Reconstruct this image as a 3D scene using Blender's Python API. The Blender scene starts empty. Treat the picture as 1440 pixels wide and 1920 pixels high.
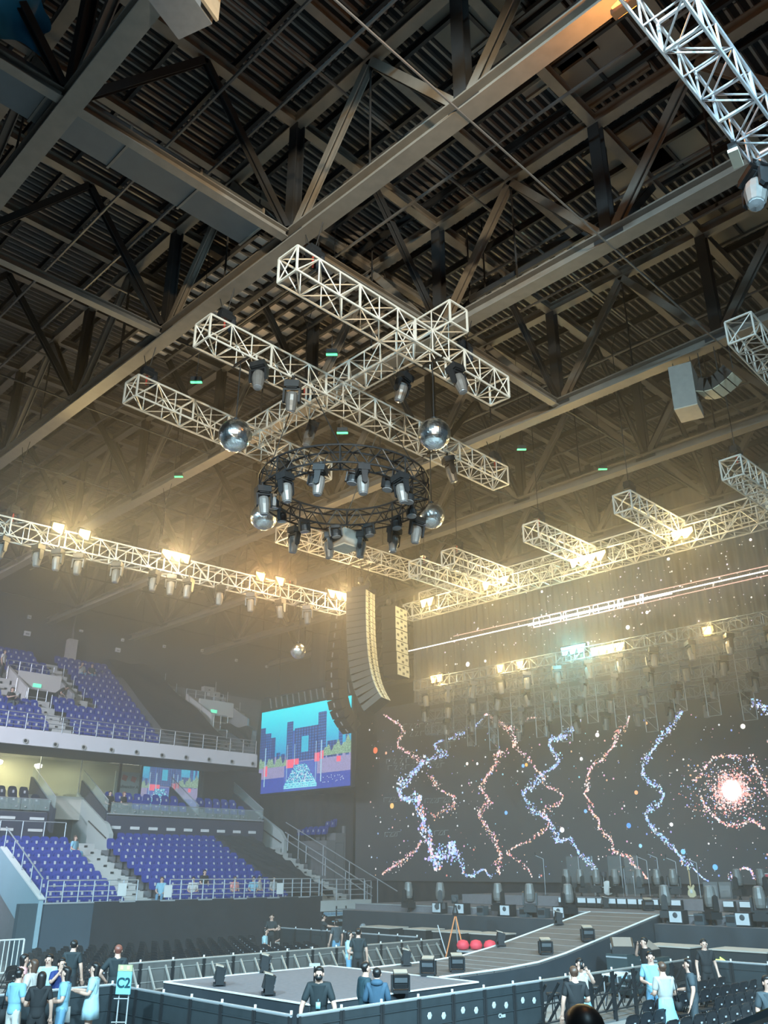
import bpy, bmesh, math, random
import numpy as np
from mathutils import Vector, Matrix
random.seed(7)
rng = np.random.default_rng(7)
PI = math.pi
sc = bpy.context.scene
COL = sc.collection

# ------------------------------------------------------------------ camera
F, HOR, ZC = 1600.0, 1633.0, 3.4          # focal length and horizon in photo pixels, eye height in metres
PITCH = math.atan((HOR - 960) / F)
cd = bpy.data.cameras.new('camera')
cam = bpy.data.objects.new('camera', cd)
COL.objects.link(cam)
cam.location = (0, 0, ZC)
cam.rotation_euler = (PI / 2 + PITCH, 0, -PI / 4)
cd.sensor_fit = 'VERTICAL'
cd.sensor_height = 36
cd.lens = F / 1920 * 36
cd.clip_end = 400
sc.camera = cam

# ------------------------------------------------------------------ world, house lamps, exposure
w = bpy.data.worlds.new('World')
sc.world = w
w.use_nodes = True
w.node_tree.nodes['Background'].inputs[0].default_value = (.26, .45, .62, 1)
w.node_tree.nodes['Background'].inputs[1].default_value = .09
sc.view_settings.view_transform = 'Standard'
sc.view_settings.look = 'None'
sc.view_settings.gamma = 1
sc.view_settings.use_curve_mapping = False
sc.view_settings.exposure = 0.0
cy = sc.cycles
cy.max_bounces = 4
cy.diffuse_bounces = 2
cy.glossy_bounces = 2
cy.transmission_bounces = 4
cy.transparent_max_bounces = 8
cy.volume_bounces = 0
cy.sample_clamp_indirect = 3
cy.use_denoising = True
cy.use_adaptive_sampling = True
cy.adaptive_threshold = .04
cy.caustics_reflective = False
cy.caustics_refractive = False


def lamp(name, kind, loc, energy, color, size=1.0, rot=(0, 0, 0), **kw):
    l = bpy.data.lights.new(name, kind)
    l.energy = energy
    l.color = color
    if kind == 'AREA':
        l.size = size
        l.shape = 'DISK'
    else:
        l.shadow_soft_size = size
    for k, v in kw.items():
        setattr(l, k, v)
    o = bpy.data.objects.new(name, l)
    COL.objects.link(o)
    o.location = loc
    o.rotation_euler = rot
    return o


def look(a, b):
    return (Vector(b) - Vector(a)).to_track_quat('-Z', 'Y').to_euler()


HOUSE = (((-6, 22, 17.5), (20, 33, 2)), ((2, -4, 17.5), (16, 15, 0)), ((14, -5, 17.5), (23, 14, 0)), ((-8, 6, 17.5), (13, 20, 0)), ((-5, -5, 17.5), (33, 26, 2)))
for p, q in HOUSE:                         # cool house spots slung from the roof behind and beside the camera, aimed at the floor
    lamp('house_lamp', 'SPOT', p, 37000, (.52, .84, 1.0), .5, look(p, q), spot_size=1.2, spot_blend=.8)
lamp('house_lamp', 'SPOT', (-4, 30, 18), 70000, (.86, .88, 1.0), .5, look((-4, 30, 18), (25, 49, 9)), spot_size=.9, spot_blend=.8)  # unseen spot added to brighten the upper stand
p = (-6, -7, 13)                           # unseen warm spot added behind the camera to light the hanging trusses
lamp('truss_fill_spot', 'SPOT', p, 36000, (1, .80, .52), .3, look(p, (17, 18, 17.2)), spot_size=.55, spot_blend=.7)


# ------------------------------------------------------------------ photo pixel -> place, on a plane the thing touches
S2 = math.sqrt(.5)
FW = Vector((S2 * math.cos(PITCH), S2 * math.cos(PITCH), math.sin(PITCH)))
RT = Vector((S2, -S2, 0))
UP = RT.cross(FW)
EYE = Vector((0, 0, ZC))


def ray(px, py):
    return FW + RT * ((px - 720) / F) - UP * ((py - 960) / F)


def atz(px, py, z):
    d = ray(px, py)
    return EYE + d * ((z - ZC) / d.z)


def atx(px, py, x):
    d = ray(px, py)
    return EYE + d * (x / d.x)


def aty(px, py, y):
    d = ray(px, py)
    return EYE + d * (y / d.y)


# ------------------------------------------------------------------ materials
MATS = {}


def M(name, col, rough=.6, metal=0.0, noise=.18, scale=6.0, bump=0.0, emit=None, es=0.0, alpha=None, spec=.5):
    if name in MATS:
        return MATS[name]
    m = bpy.data.materials.new(name)
    m.use_nodes = True
    nt = m.node_tree
    b = nt.nodes['Principled BSDF']
    b.inputs['Roughness'].default_value = rough
    b.inputs['Metallic'].default_value = metal
    b.inputs['Specular IOR Level'].default_value = spec
    c = (*col, 1)
    b.inputs['Base Color'].default_value = c
    if noise:
        tc = nt.nodes.new('ShaderNodeTexCoord')
        n = nt.nodes.new('ShaderNodeTexNoise')
        n.inputs['Scale'].default_value = scale
        n.inputs['Detail'].default_value = 4
        r = nt.nodes.new('ShaderNodeMapRange')
        r.inputs['To Min'].default_value = 1 - noise
        r.inputs['To Max'].default_value = 1 + noise
        mx = nt.nodes.new('ShaderNodeMix')
        mx.data_type = 'RGBA'
        mx.blend_type = 'MULTIPLY'
        mx.inputs['Factor'].default_value = 1
        mx.inputs['A'].default_value = c
        nt.links.new(tc.outputs['Object'], n.inputs['Vector'])
        nt.links.new(n.outputs['Fac'], r.inputs['Value'])
        nt.links.new(r.outputs['Result'], mx.inputs['B'])
        nt.links.new(mx.outputs['Result'], b.inputs['Base Color'])
        if bump:
            bp = nt.nodes.new('ShaderNodeBump')
            bp.inputs['Strength'].default_value = bump
            nt.links.new(n.outputs['Fac'], bp.inputs['Height'])
            nt.links.new(bp.outputs['Normal'], b.inputs['Normal'])
    if emit:
        b.inputs['Emission Color'].default_value = (*emit, 1)
        b.inputs['Emission Strength'].default_value = es
    if alpha is not None:
        b.inputs['Alpha'].default_value = alpha
    MATS[name] = m
    return m


def glow(name, strength, sampled=False):
    """a lit display: colours come from the mesh's own colour attribute"""
    if name in MATS:
        return MATS[name]
    m = bpy.data.materials.new(name)
    m.use_nodes = True
    nt = m.node_tree
    b = nt.nodes['Principled BSDF']
    b.inputs['Base Color'].default_value = (.01, .01, .012, 1)
    b.inputs['Roughness'].default_value = .5
    a = nt.nodes.new('ShaderNodeVertexColor')
    a.layer_name = 'Col'
    nt.links.new(a.outputs['Color'], b.inputs['Emission Color'])
    b.inputs['Emission Strength'].default_value = strength
    if not sampled:
        m.cycles.emission_sampling = 'NONE'
    MATS[name] = m
    return m


STEEL = M('roof_steel', (.20, .18, .155), .55, .0, .25, 3)
STEELD = M('roof_steel_dark', (.03, .03, .031), .6, 0, .25, 3)
ALU = M('truss_aluminium', (.80, .77, .70), .42, .15, .1, 8)
ALUK = M('truss_black', (.03, .03, .032), .45, .2, .2, 8)
RAILM = M('rail_steel', (.55, .57, .6), .35, .5, .1, 8)
BLACK = M('black_plastic', (.018, .019, .021), .45, 0, .2, 20)
BLACKM = M('black_metal', (.03, .032, .035), .4, .3, .2, 15)
CLOTH = M('black_drape', (.022, .024, .030), .85, 0, .3, 2.5, .2)
CONC = M('concrete', (.50, .50, .48), .8, 0, .14, 2.0, .05)
CONCD = M('concrete_dark', (.19, .19, .2), .8, 0, .15, 2.0)
NAVYW = M('navy_wall', (.045, .05, .085), .7, 0, .2, 2)
SEATB = M('seat_blue', (.028, .05, .29), .38, 0, .18, 12)
WHITE = M('white_paint', (.75, .75, .74), .55, 0, .06, 8)
CARPET = M('stage_carpet', (.17, .155, .165), .9, 0, .25, 9, .1)
WIRE = M('wire', (.05, .05, .05), .5, .5, 0)
GLASSM = None


# ------------------------------------------------------------------ mesh builder
class MB:
    def __init__(s):
        s.v, s.f, s.m = [], [], []
        s.cur = 0

    def add(s, vs, fs):
        n = len(s.v)
        s.v.extend([tuple(p) for p in vs])
        s.f.extend([tuple(i + n for i in f) for f in fs])
        s.m.extend([s.cur] * len(fs))
        return s

    def box(s, c, d, rz=0.0, mat=None):
        x, y, z = d[0] / 2, d[1] / 2, d[2] / 2
        vs = [Vector((a * x, b * y, e * z)) for e in (-1, 1) for a, b in ((-1, -1), (1, -1), (1, 1), (-1, 1))]
        if rz:
            r = Matrix.Rotation(rz, 3, 'Z')
            vs = [r @ q for q in vs]
        if mat is not None:
            vs = [mat @ q for q in vs]
        c = Vector(c)
        return s.add([q + c for q in vs], [(3, 2, 1, 0), (4, 5, 6, 7), (0, 1, 5, 4), (1, 2, 6, 5), (2, 3, 7, 6), (3, 0, 4, 7)])

    def frame(s, p, q, up=(0, 0, 1)):
        p, q = Vector(p), Vector(q)
        d = (q - p).normalized()
        u = Vector(up)
        if abs(d.dot(u)) > .98:
            u = Vector((1, 0, 0))
        r = d.cross(u).normalized()
        return p, q, d, r, r.cross(d)

    def bar(s, p, q, w, h, up=(0, 0, 1)):
        p, q, d, r, u = s.frame(p, q, up)
        a = [r * (i * w / 2) + u * (j * h / 2) for i, j in ((-1, -1), (1, -1), (1, 1), (-1, 1))]
        return s.add([p + k for k in a] + [q + k for k in a], [(0, 1, 2, 3), (7, 6, 5, 4), (0, 4, 5, 1), (1, 5, 6, 2), (2, 6, 7, 3), (3, 7, 4, 0)])

    def ibeam(s, p, q, w, h, t=.04, up=(0, 0, 1)):
        p, q, d, r, u = s.frame(p, q, up)
        s.bar(p - u * (h - t) / 2, q - u * (h - t) / 2, w, t, up)
        s.bar(p + u * (h - t) / 2, q + u * (h - t) / 2, w, t, up)
        return s.bar(p, q, t, h - 2 * t, up)

    def tube(s, p, q, r, n=6, r2=None, cap=True):
        p, q, d, a, u = s.frame(p, q)
        r2 = r if r2 is None else r2
        ring = [a * math.cos(2 * PI * k / n) + u * math.sin(2 * PI * k / n) for k in range(n)]
        fs = [(k, (k + 1) % n, n + (k + 1) % n, n + k) for k in range(n)]
        if cap:
            fs += [tuple(range(n - 1, -1, -1)), tuple(range(n, 2 * n))]
        return s.add([p + k * r for k in ring] + [q + k * r2 for k in ring], fs)

    def path(s, pts, r, n=6, closed=False):
        pts = [Vector(p) for p in pts]
        m = len(pts)
        vs, fs = [], []
        for i, p in enumerate(pts):
            a = pts[(i - 1) % m] if closed or i else p
            b = pts[(i + 1) % m] if closed or i < m - 1 else p
            d = (b - a).normalized()
            up = Vector((0, 0, 1)) if abs(d.z) < .95 else Vector((1, 0, 0))
            x = d.cross(up).normalized()
            y = x.cross(d)
            vs += [p + x * (r * math.cos(2 * PI * k / n)) + y * (r * math.sin(2 * PI * k / n)) for k in range(n)]
        for i in range(m if closed else m - 1):
            j = (i + 1) % m
            fs += [(i * n + k, i * n + (k + 1) % n, j * n + (k + 1) % n, j * n + k) for k in range(n)]
        if not closed:
            fs += [tuple(range(n - 1, -1, -1)), tuple((m - 1) * n + k for k in range(n))]
        return s.add(vs, fs)

    def lathe(s, prof, n=16, c=(0, 0, 0), mat=None):
        c = Vector(c)
        vs, fs = [], []
        for r, z in prof:
            for k in range(n):
                p = Vector((r * math.cos(2 * PI * k / n), r * math.sin(2 * PI * k / n), z))
                vs.append((mat @ p if mat is not None else p) + c)
        for i in range(len(prof) - 1):
            fs += [(i * n + k, i * n + (k + 1) % n, (i + 1) * n + (k + 1) % n, (i + 1) * n + k) for k in range(n)]
        fs += [tuple(range(n - 1, -1, -1)), tuple((len(prof) - 1) * n + k for k in range(n))]
        return s.add(vs, fs)

    def prism(s, poly, axis, a, b):
        """polygon in the two other axes, extruded along AXIS (0,1,2) from a to b"""
        def P(q, t):
            q = list(q)
            q.insert(axis, t)
            return tuple(q)
        n = len(poly)
        vs = [P(q, a) for q in poly] + [P(q, b) for q in poly]
        fs = [tuple(range(n)), tuple(range(2 * n - 1, n - 1, -1))]
        fs += [((k + 1) % n, k, n + k, n + (k + 1) % n) for k in range(n)]
        return s.add(vs, fs)

    def grid(s, fn, nu, nv):
        vs = [fn(i / nu, j / nv) for j in range(nv + 1) for i in range(nu + 1)]
        w_ = nu + 1
        return s.add(vs, [(j * w_ + i, j * w_ + i + 1, (j + 1) * w_ + i + 1, (j + 1) * w_ + i) for j in range(nv) for i in range(nu)])

    def mesh(s, name, mat, off=(0, 0, 0), smooth=False):
        me = bpy.data.meshes.new(name)
        ox, oy, oz = off
        me.from_pydata([(a - ox, b - oy, c - oz) for a, b, c in s.v], [], s.f)
        for k in (mat if isinstance(mat, (list, tuple)) else [mat]):
            me.materials.append(k)
        if any(s.m):
            me.polygons.foreach_set('material_index', s.m)
        bm = bmesh.new()
        bm.from_mesh(me)
        bmesh.ops.recalc_face_normals(bm, faces=bm.faces)
        bm.to_mesh(me)
        bm.free()
        if smooth:
            me.polygons.foreach_set('use_smooth', [True] * len(me.polygons))
        return me

    def build(s, name, mat, parent=None, smooth=False, off=None):
        """one mesh object; vertices are given in world space and moved into the parent's"""
        if off is None:
            off = tuple(parent.matrix_basis.translation) if parent is not None else (0, 0, 0)
            if parent is not None and parent.parent is not None:
                off = tuple(Vector(off) + parent.parent.matrix_basis.translation)
        return link(name, s.mesh(name, mat, off, smooth), parent)


def link(name, me, parent=None, loc=None):
    o = bpy.data.objects.new(name, me)
    COL.objects.link(o)
    if parent is not None:
        o.parent = parent
    if loc is not None:
        o.location = loc
    return o


def tag(o, label=None, cat=None, group=None, kind=None):
    if label:
        o['label'] = label
    if cat:
        o['category'] = cat
    if group:
        o['group'] = group
    if kind:
        o['kind'] = kind
    return o


def empty(name, loc, label, cat, group=None, rot=None):
    o = bpy.data.objects.new(name, None)
    COL.objects.link(o)
    o.location = loc
    o.empty_display_size = .2
    if rot:
        o.rotation_euler = rot
    return tag(o, label, cat, group)


def struct(o):
    o['kind'] = 'structure'
    return o


def copy_tree(o, loc=None, rot=None, label=None, group=None, parent=None):
    c = o.copy()
    COL.objects.link(c)
    c.parent = parent
    if loc is not None:
        c.location = loc
    if rot is not None:
        c.rotation_euler = rot
    if label:
        c['label'] = label
    if group:
        c['group'] = group
    for ch in KIDS(o):
        copy_tree(ch, parent=c)
    return c


_kids = {}


def KIDS(o):
    return _kids.get(o.name, ())


def remember(o):
    """keep the list of parts of a thing that will be copied (obj.children is slow in big scenes)"""
    ch = list(o.children)
    _kids[o.name] = ch
    for k in ch:
        remember(k)
    return o


ORD = ['first', 'second', 'third', 'fourth', 'fifth', 'sixth', 'seventh', 'eighth', 'ninth', 'tenth', 'eleventh', 'twelfth', 'thirteenth', 'fourteenth', 'fifteenth',
       'sixteenth', 'seventeenth', 'eighteenth', 'nineteenth', 'twentieth', 'twenty-first', 'twenty-second', 'twenty-third', 'twenty-fourth', 'twenty-fifth', 'twenty-sixth', 'twenty-seventh', 'twenty-eighth', 'twenty-ninth', 'thirtieth',
       'thirty-first', 'thirty-second', 'thirty-third', 'thirty-fourth', 'thirty-fifth', 'thirty-sixth', 'thirty-seventh', 'thirty-eighth', 'thirty-ninth', 'fortieth']


def colour_attr(me, cols):
    """per-face colours"""
    a = me.color_attributes.new('Col', 'FLOAT_COLOR', 'CORNER')
    buf = []
    for p in me.polygons:
        c = cols[p.index]
        buf += [c[0], c[1], c[2], 1.0] * p.loop_total
    a.data.foreach_set('color', buf)


# ------------------------------------------------------------------ the hall itself
b = MB()
b.box((25, 28, -.15), (90, 90, .3))
struct(b.build('floor', M('floor_vinyl', (.30, .29, .28), .6, 0, .1, 1.5)))

WALLM = M('hall_wall', (.05, .05, .052), .9, 0, .12, .6)
b = MB()
b.box((25, 56.8, 12.5), (90, .6, 25))
struct(b.build('wall_left', WALLM))
b = MB()
b.box((62.3, 25, 12.5), (.6, 90, 25))
struct(b.build('wall_end', WALLM))

# corrugated roof deck: ribs run away along x, in panels between the roof beams
ceil = bpy.data.objects.new('ceiling', None)
COL.objects.link(ceil)
struct(ceil)
ZD = 24.4
PX, PY = 6.2, 3.05


def deck_panel_mesh():
    b = MB()
    n = 11
    for i in range(n):
        y0 = (i + .08) * PY / n
        y1 = y0 + PY / n * .46
        b.cur = 0
        b.prism([(y0, -.02), (y0 + .03, -.12), (y1 - .03, -.12), (y1, -.02)], 0, .02, PX - .02)
    b.cur = 1
    b.box((PX / 2, PY / 2, .03), (PX, PY, .1))
    return b.mesh('deck_panel', [M('deck_rib', (.24, .225, .21), .5, .2, .25, 2.0), M('deck_black_lining', (.012, .013, .015), .9)])


dm = deck_panel_mesh()
for i in range(-1, 10):
    for j in range(-2, 20):
        link('deck_panel', dm, ceil, (4.95 + (i - 1) * PX, 8.75 + (j - 3) * PY, ZD))

# ------------------------------------------------------------------ roof girders: along y at each x line, W-trussed
GX = [-1.4, 4.95, 11.3, 17.4, 24.0, 30.3, 36.6, 42.9, 49.2, 55.5]
GY = [2.65, 8.75, 14.85, 21.2, 27.3, 33.5, 39.7, 45.9, 52.1, 58.3]
ZB, ZT = 19.2, 23.45
GN = ['nearest the camera, cut by the top edge', 'crossing the upper left beside the grey box', 'over the outer ends of the hanging trusses',
      'above the middle of the pale hanging trusses', 'over the stage ends of the hanging trusses', 'in the haze above the amber-lit front truss', 'in the haze over the stage screens',
      'faint above the top of the screens', 'behind the screens', 'against the end wall']
for gi, x in enumerate(GX):
    e = empty('roof_girder', (x, GY[0], ZB), 'dark steel roof girder with zigzag web, ' + GN[gi], 'roof girder', 'steel roof girders')
    MB().ibeam((x, -6, ZB), (x, 60, ZB), .46, .42, .05).build('bottom_chord', STEEL, e)
    MB().ibeam((x, -6, ZT), (x, 60, ZT), .34, .36, .04).build('top_chord', STEEL, e)
    for k, y in enumerate(GY):
        MB().ibeam((x, y, ZB + .2), (x, y, ZT - .15), .34, .3, .04, (1, 0, 0)).build('post', STEELD, e)
        MB().box((x, y, ZB + .3), (.06, .9, .55)).build('gusset', STEELD, e)
        if k + 1 < len(GY):
            y2 = GY[k + 1]
            ym = (y + y2) / 2
            MB().ibeam((x, y + .2, ZB + .25), (x, ym, ZT - .15), .24, .22, .03, (1, 0, 0)).build('diagonal', STEEL, e)
            MB().ibeam((x, y2 - .2, ZB + .25), (x, ym, ZT - .15), .24, .22, .03, (1, 0, 0)).build('diagonal', STEEL, e)
            MB().tube((x, ym, ZT - .2), (x, ym, ZB + .2), .03, 6).build('hanger_rod', STEELD, e)
# cross bracing trusses along x
for gi, y in enumerate(GY):
    e = empty('roof_cross_brace', (GX[0], y, ZB), 'slimmer dark steel brace truss across the girders, %s from the camera' % ORD[gi], 'roof brace', 'cross braces of the roof')
    low = y > 12
    for k in range(len(GX) - 1):
        x, x2 = GX[k], GX[k + 1]
        xm = (x + x2) / 2
        if low:
            if x < (23 if y < 16 else 11 if y < 23 else 4):
                MB().ibeam((x + .22, y, ZB + .02), (x2 - .22, y, ZB + .02), .26, .26, .03).build('bottom_chord', STEEL, e)
            else:
                MB().tube((x + .22, y, ZB + .02), (x2 - .22, y, ZB + .02), .035, 6).build('tie_rod', STEELD, e)
            MB().ibeam((x + .2, y, ZB + .3), (xm, y, ZT - .2), .2, .18, .03, (0, 1, 0)).build('diagonal', STEELD, e)
            MB().ibeam((x2 - .2, y, ZB + .3), (xm, y, ZT - .2), .2, .18, .03, (0, 1, 0)).build('diagonal', STEELD, e)
        else:
            MB().ibeam((x + .2, y, ZB + .3), (xm, y, ZT - .2), .2, .18, .03, (0, 1, 0)).build('diagonal', STEELD, e)
        MB().ibeam((x + .1, y, ZT), (x2 - .1, y, ZT), .28, .34, .03).build('top_chord', STEEL, e)
# secondary roof beams midway, at the top level
for k in range(len(GY) - 1):
    y = (GY[k] + GY[k + 1]) / 2
    e = empty('roof_beam', (GX[0], y, ZT), 'straight steel roof beam under the corrugated deck, %s row from the camera' % ORD[k], 'roof beam', 'secondary roof beams')
    for i in range(len(GX) - 1):
        MB().ibeam((GX[i] + .1, y, ZT + .05), (GX[i + 1] - .1, y, ZT + .05), .24, .3, .03).build('beam_length', STEEL, e)
# purlins carrying the deck, and pipes below them
for k, x in enumerate(np.arange(-.2, 46, 1.55)):
    if min(abs(x - g) for g in GX) < .45:
        continue
    tag(MB().ibeam((x, -6, ZT + .52), (x, 58, ZT + .52), .1, .3, .02).build('roof_purlin', STEELD),
        'thin dark purlin just below the corrugated roof, %s line from the camera' % ORD[k], 'purlin', 'roof purlins')
PIPE = M('pipe_grey', (.14, .135, .13), .45, .3, .15, 5)
for k, (x, z) in enumerate(((2.2, 22.6), (8.6, 22.4), (9.6, 21.6), (13.2, 22.5), (15.0, 22.2), (19.6, 22.5), (21.9, 22.3), (27.0, 22.4), (33.0, 22.5))):
    tag(MB().tube((x, -5, z), (x, 56, z), .05, 6).build('sprinkler_pipe', PIPE), 'thin straight grey pipe slung below the roof deck, %s one out from the camera' % ORD[k], 'pipe', 'roof pipes')
for k, (y, z, r) in enumerate(((8.75, 19.0, .03), (12.7, 22.8, .05), (18.2, 22.6, .05), (24.4, 22.6, .05), (30.4, 22.6, .05))):
    tag(MB().tube((-2, y, z), (46, y, z), r, 6).build('conduit', PIPE), 'long thin conduit running toward the stage under the roof, %s one from the camera' % ORD[k], 'conduit', 'roof conduits')

# ------------------------------------------------------------------ lattice trusses
def lattice(name, label, p0, p1, size=.74, bay=.74, mat=None, rc=.032, rb=.019, group=None, height=None, mod=3, cat='truss'):
    """box truss whose axis runs p0 -> p1 (axis = middle of its underside)"""
    mat = mat or ALU
    p0, p1 = Vector(p0), Vector(p1)
    L = (p1 - p0).length
    d = (p1 - p0) / L
    r = d.cross(Vector((0, 0, 1))).normalized()
    u = r.cross(d)
    h = height or size
    e = empty(name, p0, label, cat, group)
    n = max(2, round(L / bay))
    st = L / n

    def P(t, i, j):
        return p0 + d * t + r * (i * size / 2) + u * (j * h)
    cs = [(-1, 0), (1, 0), (1, 1), (-1, 1)]
    for c in cs:
        MB().tube(P(0, *c), P(L, *c), rc, 6).build('chord', mat, e)
    for f in range(4):
        a, c = cs[f], cs[(f + 1) % 4]
        b = MB()
        for k in range(n):
            q = (a, c) if (k + f) % 2 else (c, a)
            b.tube(P(k * st, *q[0]), P((k + 1) * st, *q[1]), rb, 5, cap=False)
            if k:
                b.tube(P(k * st, *a), P(k * st, *c), rb, 5, cap=False)
        b.build('lacing', mat, e)
    for k in sorted(set([0, n] + list(range(mod, n - 1, mod)))):
        b = MB()
        w = rc * 1.5
        for f in range(4):
            b.bar(P(k * st, *cs[f]), P(k * st, *cs[(f + 1) % 4]), w, w, tuple(d))
        if k in (0, n):
            b.tube(P(k * st, *cs[0]), P(k * st, *cs[2]), rb, 5)
        b.build('end_frame', mat, e)
    return e


def hoist(x, y, ztop, zbot, label, s=1.0):
    """chain hoist on its chain and bridle between a roof girder and a truss"""
    e = empty('chain_hoist', (x, y, zbot), label, 'hoist', 'chain hoists')
    hb = zbot + .25
    b = MB()
    b.box((x, y, hb + .22 * s), (.34 * s, .24 * s, .3 * s))
    b.tube((x - .2 * s, y, hb + .22 * s), (x + .3 * s, y, hb + .22 * s), .13 * s, 10)
    b.build('motor_body', BLACKM, e)
    MB().path([(x, y, zbot), (x, y, hb + .1)], .03, 6).build('lower_hook', M('hook_red', (.5, .06, .04), .4, .3, .1), e)
    MB().tube((x, y, hb + .35 * s), (x, y, ztop - .9), .016, 5).build('chain', WIRE, e)
    MB().path([(x, y - .35, ztop), (x, y, ztop - .9), (x, y + .35, ztop)], .014, 5).build('bridle', WIRE, e)
    bag = MB()
    bag.lathe([(.06, 0), (.11, .05), (.12, .4), (.1, .45)], 10, (x + .25, y, hb - .25))
    bag.build('chain_bag', CLOTH, e)
    return e


ZH = 17.0
T1 = lattice('hanging_truss', 'pale lattice truss nearest the roof beam, highest of the parallel hanging trusses', (10.5, 13.9, ZH), (19.1, 13.95, ZH), .74, .72, group='pale hanging trusses')
T2 = lattice('hanging_truss', 'longest pale lattice truss crossing the middle above the ring of lights', (10.6, 17.8, ZH), (24.3, 17.95, ZH), .74, .72, group='pale hanging trusses')
T3 = lattice('hanging_truss', 'lowest of the parallel pale lattice trusses, its free end beside the left mirror ball', (10.8, 22.05, ZH), (19.2, 22.4, ZH), .74, .72, group='pale hanging trusses')
TC = lattice('hanging_truss', 'pale lattice truss lying across the three parallel ones, over the ring of lights', (16.05, 13.0, ZH + .82), (16.3, 23.2, ZH + .82), .74, .72, group='pale hanging trusses')
T5 = lattice('hanging_truss', 'broad pale lattice truss below the ring, carrying the loudspeaker columns', (21.9, 28.3, ZH), (29.9, 28.0, ZH), 1.0, .6, group='pale hanging trusses', height=.7)
lattice('hanging_truss', 'pale lattice truss at the right edge beside the small loudspeaker cluster', (21.3, 7.15, 17.1), (27.5, 7.4, 17.1), .74, .72, group='pale hanging trusses')
# overhead truss in the top right corner, close to the camera
lattice('corner_truss', 'silvery blue-lit lattice truss in the top right corner', (7.5, 3.15, 14.6), (19, 3.15, 14.6), .62, .62, mat=M('truss_bright', (.75, .76, .8), .3, .5, .08), rc=.03, rb=.018)

# trusses around the floor: the left one with amber lamps, the front one over the stage
LT0, LT1 = Vector((7.0, 31.75, 15.0)), Vector((27.2, 30.0, 15.0))
LT = lattice('lamp_truss', 'long pale lattice truss over the empty stand carrying amber lamps', LT0, LT1, .7, .7)
FT = lattice('front_truss', 'long pale lattice truss in front of the big screens with amber lamps', (30.2, 28.5, 15.0), (30.2, 6.5, 15.0), .7, .6)
lattice('front_truss', 'second pale lattice truss just above and behind the front lamp truss', (31.4, 28.5, 15.9), (31.4, 6.5, 15.9), .7, .6)
SPN = ['furthest from the camera', 'next to the furthest', 'middle one', 'over the double lamp', 'nearest the right edge']
for k, y in enumerate((23.9, 22.0, 17.75, 13.75, 9.75)):
    lattice('spur_truss', 'short pale spur truss jutting out from the front lamp truss, ' + SPN[k], (25.8, y, 15.2), (29.85, y, 15.2), .7, .62, group='spur trusses')
    hoist(26.4, y, 23.2, 15.9, 'chain hoist holding the spur truss, ' + SPN[k])

hoist(11.3, 13.9, ZB - .2, ZH + .74, 'chain hoist at the outer end of the highest hanging truss')
hoist(11.3, 17.8, ZB - .2, ZH + .74, 'chain hoist at the outer end of the longest hanging truss')
hoist(11.3, 22.08, ZB - .2, ZH + .74, 'chain hoist at the free end of the lowest hanging truss')
hoist(17.4, 13.94, ZB - .2, ZH + .74, 'chain hoist near the stage end of the highest hanging truss')
hoist(24.0, 17.95, ZB - .2, ZH + .74, 'chain hoist at the stage end of the longest hanging truss')
hoist(16.2, 20.1, 22.3, ZH + 1.56, 'chain hoist over the crossing truss')
hoist(24.0, 28.2, ZB - .2, ZH + .7, 'chain hoist over the truss that carries the loudspeakers')
for k, x in enumerate((11.3, 17.4, 24.0)):
    t = (x - LT0.x) / (LT1.x - LT0.x)
    p = LT0.lerp(LT1, t)
    hoist(p.x, p.y, ZB - .2, p.z + .7, 'chain hoist on the lamp truss over the empty stand, %s from the outer end' % ORD[k])


# ------------------------------------------------------------------ moving heads
def moving_head(lens_mat, name='moving_head_light', s=1.0):
    e = empty(name, (0, 0, 0), 'black moving head lamp', 'stage light')
    b = MB()
    b.box((0, 0, -.09), (.36, .30, .16)); b.box((0, 0, -.18), (.26, .24, .03))
    b.tube((0, 0, -.02), (0, 0, .11), .03, 6); b.box((0, 0, .1), (.07, .07, .05))
    b.build('base', BLACKM, e)
    b = MB()
    b.box((0, 0, -.215), (.4, .14, .05))
    for q in (-1, 1):
        b.prism([(-.08, -.2), (.08, -.2), (.06, -.52), (0, -.56), (-.06, -.52)], 0, q * .19 - .025, q * .19 + .025)
    b.build('yoke', BLACKM, e)
    h = MB()
    R_ = Matrix.Rotation(.12, 3, 'X')
    h.lathe([(.06, -.26), (.12, -.29), (.145, -.36), (.15, -.5), (.13, -.62), (.115, -.74), (.1, -.75)], 12, (0, 0, 0))
    hd = h.build('head', M('head_shell', (.15, .145, .14), .42, .1, .2, 12), e)
    MB().lathe([(.1, -.752), (.095, -.765), (.02, -.775)], 12).build('lens', lens_mat, hd)
    return remember(e)


LENS = M('lens_glass', (.30, .31, .33), .12, .3, 0)
proto = moving_head(LENS)
first = [True]


def place_head(loc, rot, label, group, s=1.0):
    if first[0]:
        o = proto
        first[0] = False
        o.location, o.rotation_euler = loc, rot
        o['label'], o['group'] = label, group
    else:
        o = copy_tree(proto, loc, rot, label, group)
    o.scale = (s, s, s)
    return o


# heads under the left lamp truss
for k, px in enumerate((3, 68, 104, 143, 212, 279, 308, 339, 395, 450, 501, 549)):
    p = aty(px, 1000 + px * .224 + 32, 30.9)
    t = (p.x - LT0.x) / (LT1.x - LT0.x)
    q = LT0.lerp(LT1, t)
    place_head((q.x + .03, q.y - .35, q.z - .12), (random.uniform(-.1, .1), 0, random.uniform(-.6, .6) - .8), 'moving head lamp hanging under the amber lamp truss, %s from the outer end' % ORD[k], 'moving heads under the lamp truss', 1.12)
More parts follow.
